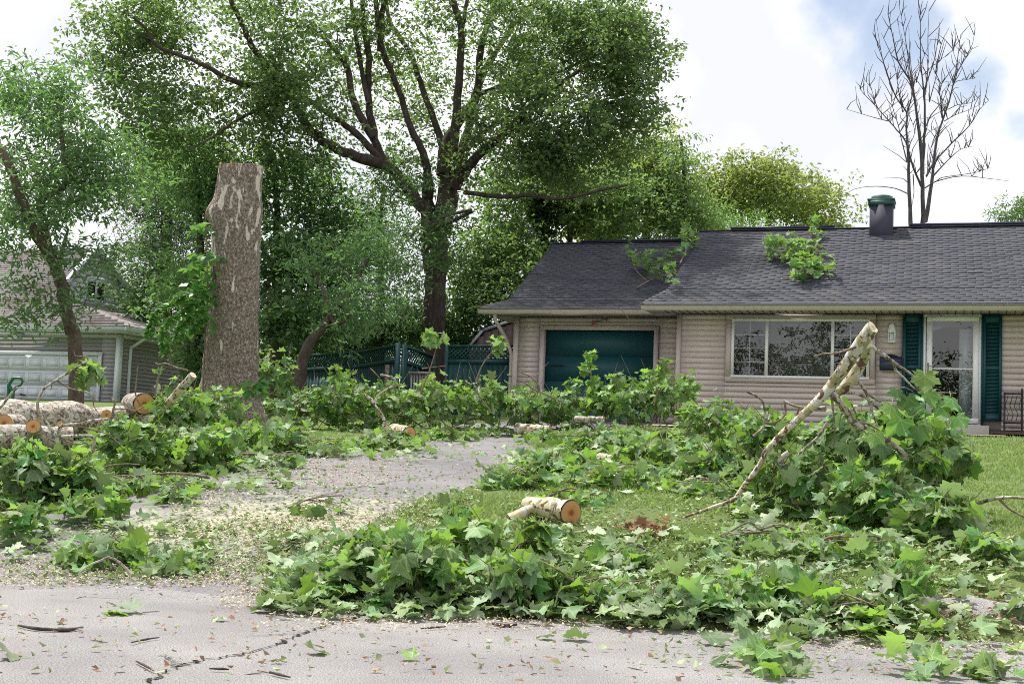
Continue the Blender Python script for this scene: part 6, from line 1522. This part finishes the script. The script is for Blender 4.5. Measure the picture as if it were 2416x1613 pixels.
bare('brown twigs arching over the middle of the front pile', [([(695, 600), (750, 620), (830, 700), (920, 770), (1000, 835)], 2, 3), ([(615, 860), (700, 850), (800, 855), (920, 885), (960, 900)], 2.6, 3), ([(130, 885), (170, 920), (215, 965)], 3, 2.4), ([(720, 560), (640, 660), (540, 760)], 1, .8)], 6.7, kk)
bare('brown twig lying beside the thick front log', [([(1400, 530), (1560, 525), (1700, 510), (1780, 490), (1880, 545)], 2, 2.8)], 8.2, kk)
bare('broken twig propped over the left road edge clump', [([(535, 795), (600, 745), (680, 712), (740, 692), (800, 720), (850, 765), (880, 810)], 2, 3.6)], 6.75, lambda x, y, Z: S(x / 2.865, 1073 + y / 2.865, Z))
branch('brown crumpled dead leaves heaped on the right lawn', 1480, 1215, 46, 20, 1240, n=90, size=.11, mix=0, dead=1.0, name='dead_leaf_heap', stems=False)

# ------------------------------------------------------------------ loose leaves
def Gv(x, y):
    d = (x * 1.0285 - 1208)[:, None] / FPX * R2 - (y * 1.0285 - 806.5)[:, None] / FPX * U2 + fw
    lo = np.full(len(x), 3.0); hi = np.full(len(x), 3.0)
    t = np.arange(3, 60, .05)
    P = EYE + t[None, :, None] * d[:, None, :]
    k = np.argmax(P[..., 2] < gz(P @ V), axis=1)
    return P[np.arange(len(x)), k]
def flatR(n, tilt=.35): return rotmats(rng.normal(0, tilt, (n, 3)) * [1, 1, 0] + np.array([0, 0, 1.0]) * rng.choice([1, -1], n)[:, None], rng.normal(0, 1, (n, 3)) * [1, 1, .1])
def loose(label, x, y, size, mat=SYC, tilt=.3, grp=None, var=None):
    g = Gr(x, y); g[2] += .012 + size * .045 + (0 if paved(g @ U, g @ V) else .02)
    R = flatR(1, tilt)[0]
    me = mat[int(rng.integers(9)) if var is None else var]
    o = bpy.data.objects.new('fallen_leaf', me); col.objects.link(o); m = np.eye(4); m[:3, :3] = R * size; m[:3, 3] = g
    o.matrix_world = Matrix(m.tolist()); props(o, label, 'leaf', grp)
for k, (l_, x, y, s_, mt) in enumerate((('large green leaf curled over on the road at the left', 300, 1408, .26, SYC2), ('second leaf folded under the large one on the road at the left', 268, 1412, .20, SYC),
        ('pale leaf lying face down at the lower left edge of the road', 25, 1510, .20, SYC2), ('wavy leaf on the road right of the long crack', 722, 1500, .17, SYC2), ('thin edge on leaf near the bottom centre of the road', 945, 1515, .12, SYC),
        ('pointed leaf lying on the road below the front pile', 1320, 1468, .20, SYC2), ('small leaf left of the pointed leaf on the road', 1245, 1466, .12, SYC), ('brown scrap leaf on the road at the left', 145, 1432, .07, DEAD),
        ('tiny brown leaf on the road by the crack', 640, 1475, .05, DEAD), ('small torn leaf on the road left of centre', 500, 1424, .11, SYC2), ('pale big leaf on the road at the right', 1800, 1485, .18, SYC2), ('dull leaf on the road left of the lower right clump', 1700, 1490, .16, SYC2),
        ('grey green leaf on the road near the curb break', 2090, 1490, .20, SYC2), ('upright brown paper like leaf by the broken curb', 2240, 1430, .20, DEAD), ('leaf on the road at the far lower right', 2330, 1500, .16, SYC), ('green leaf tip at the bottom right of the road', 2240, 1560, .14, SYC),
        ('pale green leaf on the apron near the left clump', 160, 1250, .14, SYC2), ('large flat leaf on the grass strip at the left', 335, 1160, .20, SYC2), ('second flat leaf on the grass strip at the left', 450, 1140, .15, SYC2), ('leaf lying alone in the middle of the driveway', 1170, 1060, .14, SYC),
        ('curled leaf at the head of the driveway', 1205, 1075, .13, SYC2), ('leaf on the driveway beside the right edge spread', 1110, 1043, .15, SYC))):
    loose(l_, x, y, s_, mt)
LMS = [('the thick front log', 1290, 1195), ('the brown dead leaf heap', 1480, 1215), ('the foot of the leaning branch', 1580, 1185), ('the twisted twig', 1720, 1340), ('the forked road edge branch', 1570, 1370), ('the right heap', 1960, 1250), ('the upright leafy fan', 2090, 1325), ('the twig reaching past the right edge', 2270, 1250), ('the broken curb', 2180, 1400), ('the small white log', 1400, 1048), ('the driveway edge clump', 1190, 1100), ('the middle of the right lawn spread', 1540, 1060), ('the pale spread under the leaning branch', 1760, 1240), ('the left tail of the front pile', 720, 1330), ('the two leaf sprig in the sawdust', 725, 1172), ('the crest of the front pile', 1000, 1200), ('the small sprig on the upper apron', 405, 1138), ('the seed ball on the apron', 463, 1237), ('the left apron cluster', 205, 1165), ('the curved white limb', 885, 1010), ('the driveway crack', 800, 1090), ('the wide left heap', 620, 1050), ('the right tail of the front pile', 1350, 1350), ('the pale spread right of the front logs', 1400, 1270)]
zones = [((1300, 1240, 1900, 1420), 74, 'leaves lying flat on the front lawn', .17), ((1900, 1240, 2340, 1400), 40, 'leaves lying on the grass near the right edge', .17), ((1250, 1050, 1700, 1150), 60, 'leaves lying flat on the lawn right of the driveway', .16),
         ((620, 1190, 1000, 1330), 34, 'leaves lying in the sawdust beside the front pile', .13), ((120, 1140, 700, 1250), 26, 'leaves lying on the apron left of the sawdust', .11), ((560, 1040, 1000, 1120), 30, 'leaves lying beside the left edge of the driveway', .13)]
LM = LMS
for (x0, y0, x1, y1), n, grp, s_ in zones:
    X = rng.uniform(x0, x1, n); Y = rng.uniform(y0, y1, n)
    for x, y in zip(X, Y):
        s = s_ * rng.uniform(.6, 1.35); pale = rng.random() < .62
        lm = min(LM, key=lambda q: (q[1] - x) ** 2 + 4 * (q[2] - y) ** 2)
        far = abs(lm[1] - x) > 90
        side = ('left of' if x < lm[1] else 'right of') if abs(lm[1] - x) > 25 else ('just above' if y < lm[2] else 'just below')
        loose('%s %s leaf lying %s%s %s' % ('small' if s < s_ * .85 else 'large' if s > s_ * 1.15 else 'medium', 'pale' if pale else 'green', 'well ' if far and side[-2:] == 'of' else '', side, lm[0]), x, y, s, SYC2 if pale else SYC, .22, grp)
def zone_scatter(mb, tmpl, rects, smin, smax, tilt=.4, lift=.012, up_=.02):
    for (x0, y0, x1, y1), n in rects:
        P = Gv(rng.uniform(x0, x1, n), rng.uniform(y0, y1, n)); P += rng.normal(0, .03, P.shape) * [1, 1, 0]; P[:, 2] = gzP(P) + lift + rng.uniform(0, up_, n) + np.where(paved(P @ U, P @ V), 0, .035)
        scatter(mb, tmpl, P, flatR(n, tilt), rng.uniform(smin, smax, n) )
    return mb
SLh = [(v, f, uv) for v, f, uv in SL]
single('scattered_leaves', zone_scatter(MB(), SLh, [((600, 1240, 1450, 1415), 480), ((1400, 1240, 2349, 1440), 240), ((1150, 1030, 1700, 1120), 260), ((-50, 1050, 700, 1140), 260), ((620, 1000, 1100, 1060), 160), ((-40, 1180, 460, 1300), 90), ((1700, 1120, 2200, 1250), 90), ((620, 1375, 1450, 1425), 260), ((1400, 1410, 2100, 1450), 230), ((1650, 1430, 2349, 1480), 60)], .09, .21, .45, .02, .06), 'syc2', (0, 0, 0), 'thin layer of torn sycamore leaves over lawn and apron', 'leaf litter', kind='stuff')
bits = [small_leaf(1, .6, .3, .1), small_leaf(.7, .9, -.2, .2), small_leaf(1.2, .3, .1, 0)]
m = zone_scatter(MB(), bits, [((120, 1200, 700, 1330), 3000), ((380, 1120, 1100, 1240), 2800), ((600, 1220, 1350, 1410), 3600), ((1350, 1250, 2300, 1440), 3400), ((1150, 1150, 1700, 1240), 900), ((-50, 1300, 2400, 1560), 420), ((1500, 1440, 2400, 1540), 420), ((700, 1010, 1250, 1110), 700), ((0, 1270, 700, 1345), 1100)], .012, .05, .5, .008)
single('leaf_scraps', m, 'ltbit', (0, 0, 0), 'shredded green leaf scraps strewn over the apron', 'leaf litter', kind='stuff')
m = zone_scatter(MB(), bits, [((420, 1160, 1000, 1330), 3400), ((560, 1190, 880, 1260), 2600), ((600, 1360, 1700, 1450), 3000), ((-50, 1285, 640, 1350), 3400), ((500, 1330, 760, 1400), 1200), ((560, 1040, 900, 1120), 2600), ((1700, 1440, 2400, 1500), 900), ((380, 1100, 560, 1160), 900)], .006, .022, .5, .008)
single('sawdust', m, 'chip', (0, 0, 0), 'pale sawdust and wood chips spread on the apron and road edge', 'sawdust', kind='stuff')
m = zone_scatter(MB(), bits, [((-50, 1300, 2400, 1565), 500), ((700, 1050, 1250, 1110), 260), ((500, 1330, 1800, 1440), 300), ((2000, 1380, 2400, 1460), 500)], .01, .04, .5, .008)
single('brown_crumbs', m, 'deadleaf', (0, 0, 0), 'brown bark crumbs and dead leaf bits on the road', 'leaf litter', kind='stuff')
m = MB()
X = rng.uniform(-50, 2400, 130); Y = rng.uniform(1010, 1565, 130); P = Gv(X, Y)
for p in P:
    a = rng.uniform(0, math.pi); L_ = rng.uniform(.02, .10); d = np.array([math.cos(a), math.sin(a), 0]) * L_
    q = p + d; q[2] = gzP(q); lift = .004 + (0 if paved(p @ U, p @ V) else .04)
    mid_ = (p + q) / 2 + rng.normal(0, .06 * L_, 3) * [1, 1, 0]; mid_[2] = max(gzP(mid_), (p[2] + q[2]) / 2)
    m.tube([p + [0, 0, lift], mid_ + [0, 0, lift], q + [0, 0, lift]], [.0018, .0024, .0012], 4, smooth_steps=2)
single('twig_litter', m, 'twig', (0, 0, 0), 'small broken twigs strewn across road lawn and apron', 'twig litter', kind='stuff')
def twig(label, pts, r):
    P = [Gr(*p) + np.array([0, 0, .012]) for p in pts]
    single('broken_twig', MB().tube(P, [r * .6] + [r] * (len(P) - 2) + [r * .5], 6, smooth_steps=3, rough=.1), 'bark', tuple(P[0]), label, 'twig', 'broken twigs lying on the road', smooth=True)
twig('long thin dark twig on the road at the far left', [(42, 1440), (80, 1447), (125, 1450), (160, 1450), (190, 1444)], .008)
twig('short twig slanting on the road left of the crack', [(312, 1523), (330, 1532), (352, 1545)], .005)
twig('short twig at the bottom of the road right of the crack', [(480, 1540), (510, 1541), (525, 1542)], .005)
twig('twig lying on the road at the bottom left of centre', [(618, 1548), (640, 1554), (665, 1560)], .006)
twig('straight twig on the road below the front pile', [(965, 1447), (1000, 1444), (1025, 1442)], .005)
twig('brown stick at the road edge below the front pile', [(1130, 1435), (1160, 1440), (1185, 1437)], .011)
twig('faint twig on the road near the centre left', [(300, 1480), (335, 1472), (365, 1468)], .004)
for l_, x, y in (('dark spiky seed ball on the apron by the sawdust', 463, 1237), ('green seed ball on the road at the right', 1910, 1465)):
    g = Gr(x, y); bpy_m = MB()
    ph = np.arange(1, 8) * math.pi / 8; ts = np.linspace(0, 2 * math.pi, 12, endpoint=False)
    v = np.array([[math.sin(p) * math.cos(t), math.sin(p) * math.sin(t), math.cos(p)] for p in ph for t in ts]) * (1 + rng.normal(0, .08, (84, 1))); v = np.vstack([v, [[0, 0, 1], [0, 0, -1]]]) * .018 + g + [0, 0, .018]
    f = [[i * 12 + j, i * 12 + (j + 1) % 12, (i + 1) * 12 + (j + 1) % 12] for i in range(6) for j in range(12)] + [[i * 12 + j, (i + 1) * 12 + (j + 1) % 12, (i + 1) * 12 + j] for i in range(6) for j in range(12)] + [[84, j, (j + 1) % 12] for j in range(12)] + [[85, 72 + (j + 1) % 12, 72 + j] for j in range(12)]
    single('seed_ball', bpy_m.add(v, f), 'twig' if 'dark' in l_ else 'vineleaf', tuple(g), l_, 'seed ball')
# broken curb slab and scrap at the right road edge
g = Gr(2200, 1408)
kb = Thing('broken_curb', 'rough low asphalt lump at the right road edge with white mark', 'curb', g)
n = 40; m = MB(); gx, gy = np.meshgrid(np.linspace(-.75, 1.1, n), np.linspace(-.22, .22, 16), indexing='ij')
hh = np.array([[.07 * max(0, 1 - (abs(b_) / .22) ** 2) * (1 - max(0, abs(a_ - .2) - .55) / .5 if abs(a_ - .2) > .55 else 1) + .02 * mnoise.noise(Vector((a_ * 6, b_ * 6, 0))) + .006 * mnoise.noise(Vector((a_ * 40, b_ * 40, 0))) for a_, b_ in zip(r1, r2)] for r1, r2 in zip(gx, gy)])
Pk = g + gx[..., None] * U + gy[..., None] * V; Pk[..., 2] = gz(Pk @ V) + np.maximum(hh, -.01)
i, j = np.meshgrid(np.arange(n - 1), np.arange(15), indexing='ij'); q = i * 16 + j
kb.part('lump', m.add(Pk.reshape(-1, 3), np.stack([q, q + 16, q + 17, q + 1], -1).reshape(-1, 4)), 'road', smooth=True)

# ------------------------------------------------------------------ grass
n = 260000
b = 6.3 * np.exp(rng.random(n) * math.log(27 / 6.3)); a = -.3305 * 0 + rng.uniform(-1, 1, n)
X = a * b * .50; P = X[:, None] * np.array([1, 0, 0]) + b[:, None] * np.array([0, 1, 0]); aa_, bb2 = P @ U, P @ V
keep = (bb2 > re(aa_) + .12 + .30 * rng.random(n)) & ~paved(aa_, bb2) & (bb2 < 25.6)
left = aa_ < dl(bb2); keep &= ~(left & (rng.random(n) < .5)); P = P[keep]; bb2 = bb2[keep]
keep = np.array([mnoise.noise(Vector((p[0] * 1.4, p[1] * 1.4, 0))) > -.28 for p in P]); P = P[keep]; bb2 = bb2[keep]
P[:, 2] = gz(bb2) + .015
nn = len(P); hgt = rng.uniform(.016, .045, nn) * (1 + .3 * (bb2 > 14)); wd_ = .0035 + .0004 * bb2
ang = rng.uniform(0, math.pi, nn); dx = np.stack([np.cos(ang), np.sin(ang), 0 * ang], 1) * wd_[:, None]
tipo = rng.normal(0, .5, (nn, 3)) * hgt[:, None]; tipo[:, 2] = hgt
v = np.stack([P - dx, P + dx, P + tipo], 1).reshape(-1, 3); f = np.arange(nn * 3).reshape(-1, 3)
single('grass', MB().add(v, f, var=np.repeat(rng.random(nn), 3)), 'grass', (0, 0, 0), 'short green grass growing on both lawns', 'grass', kind='stuff')
print('objects', len(bpy.data.objects))
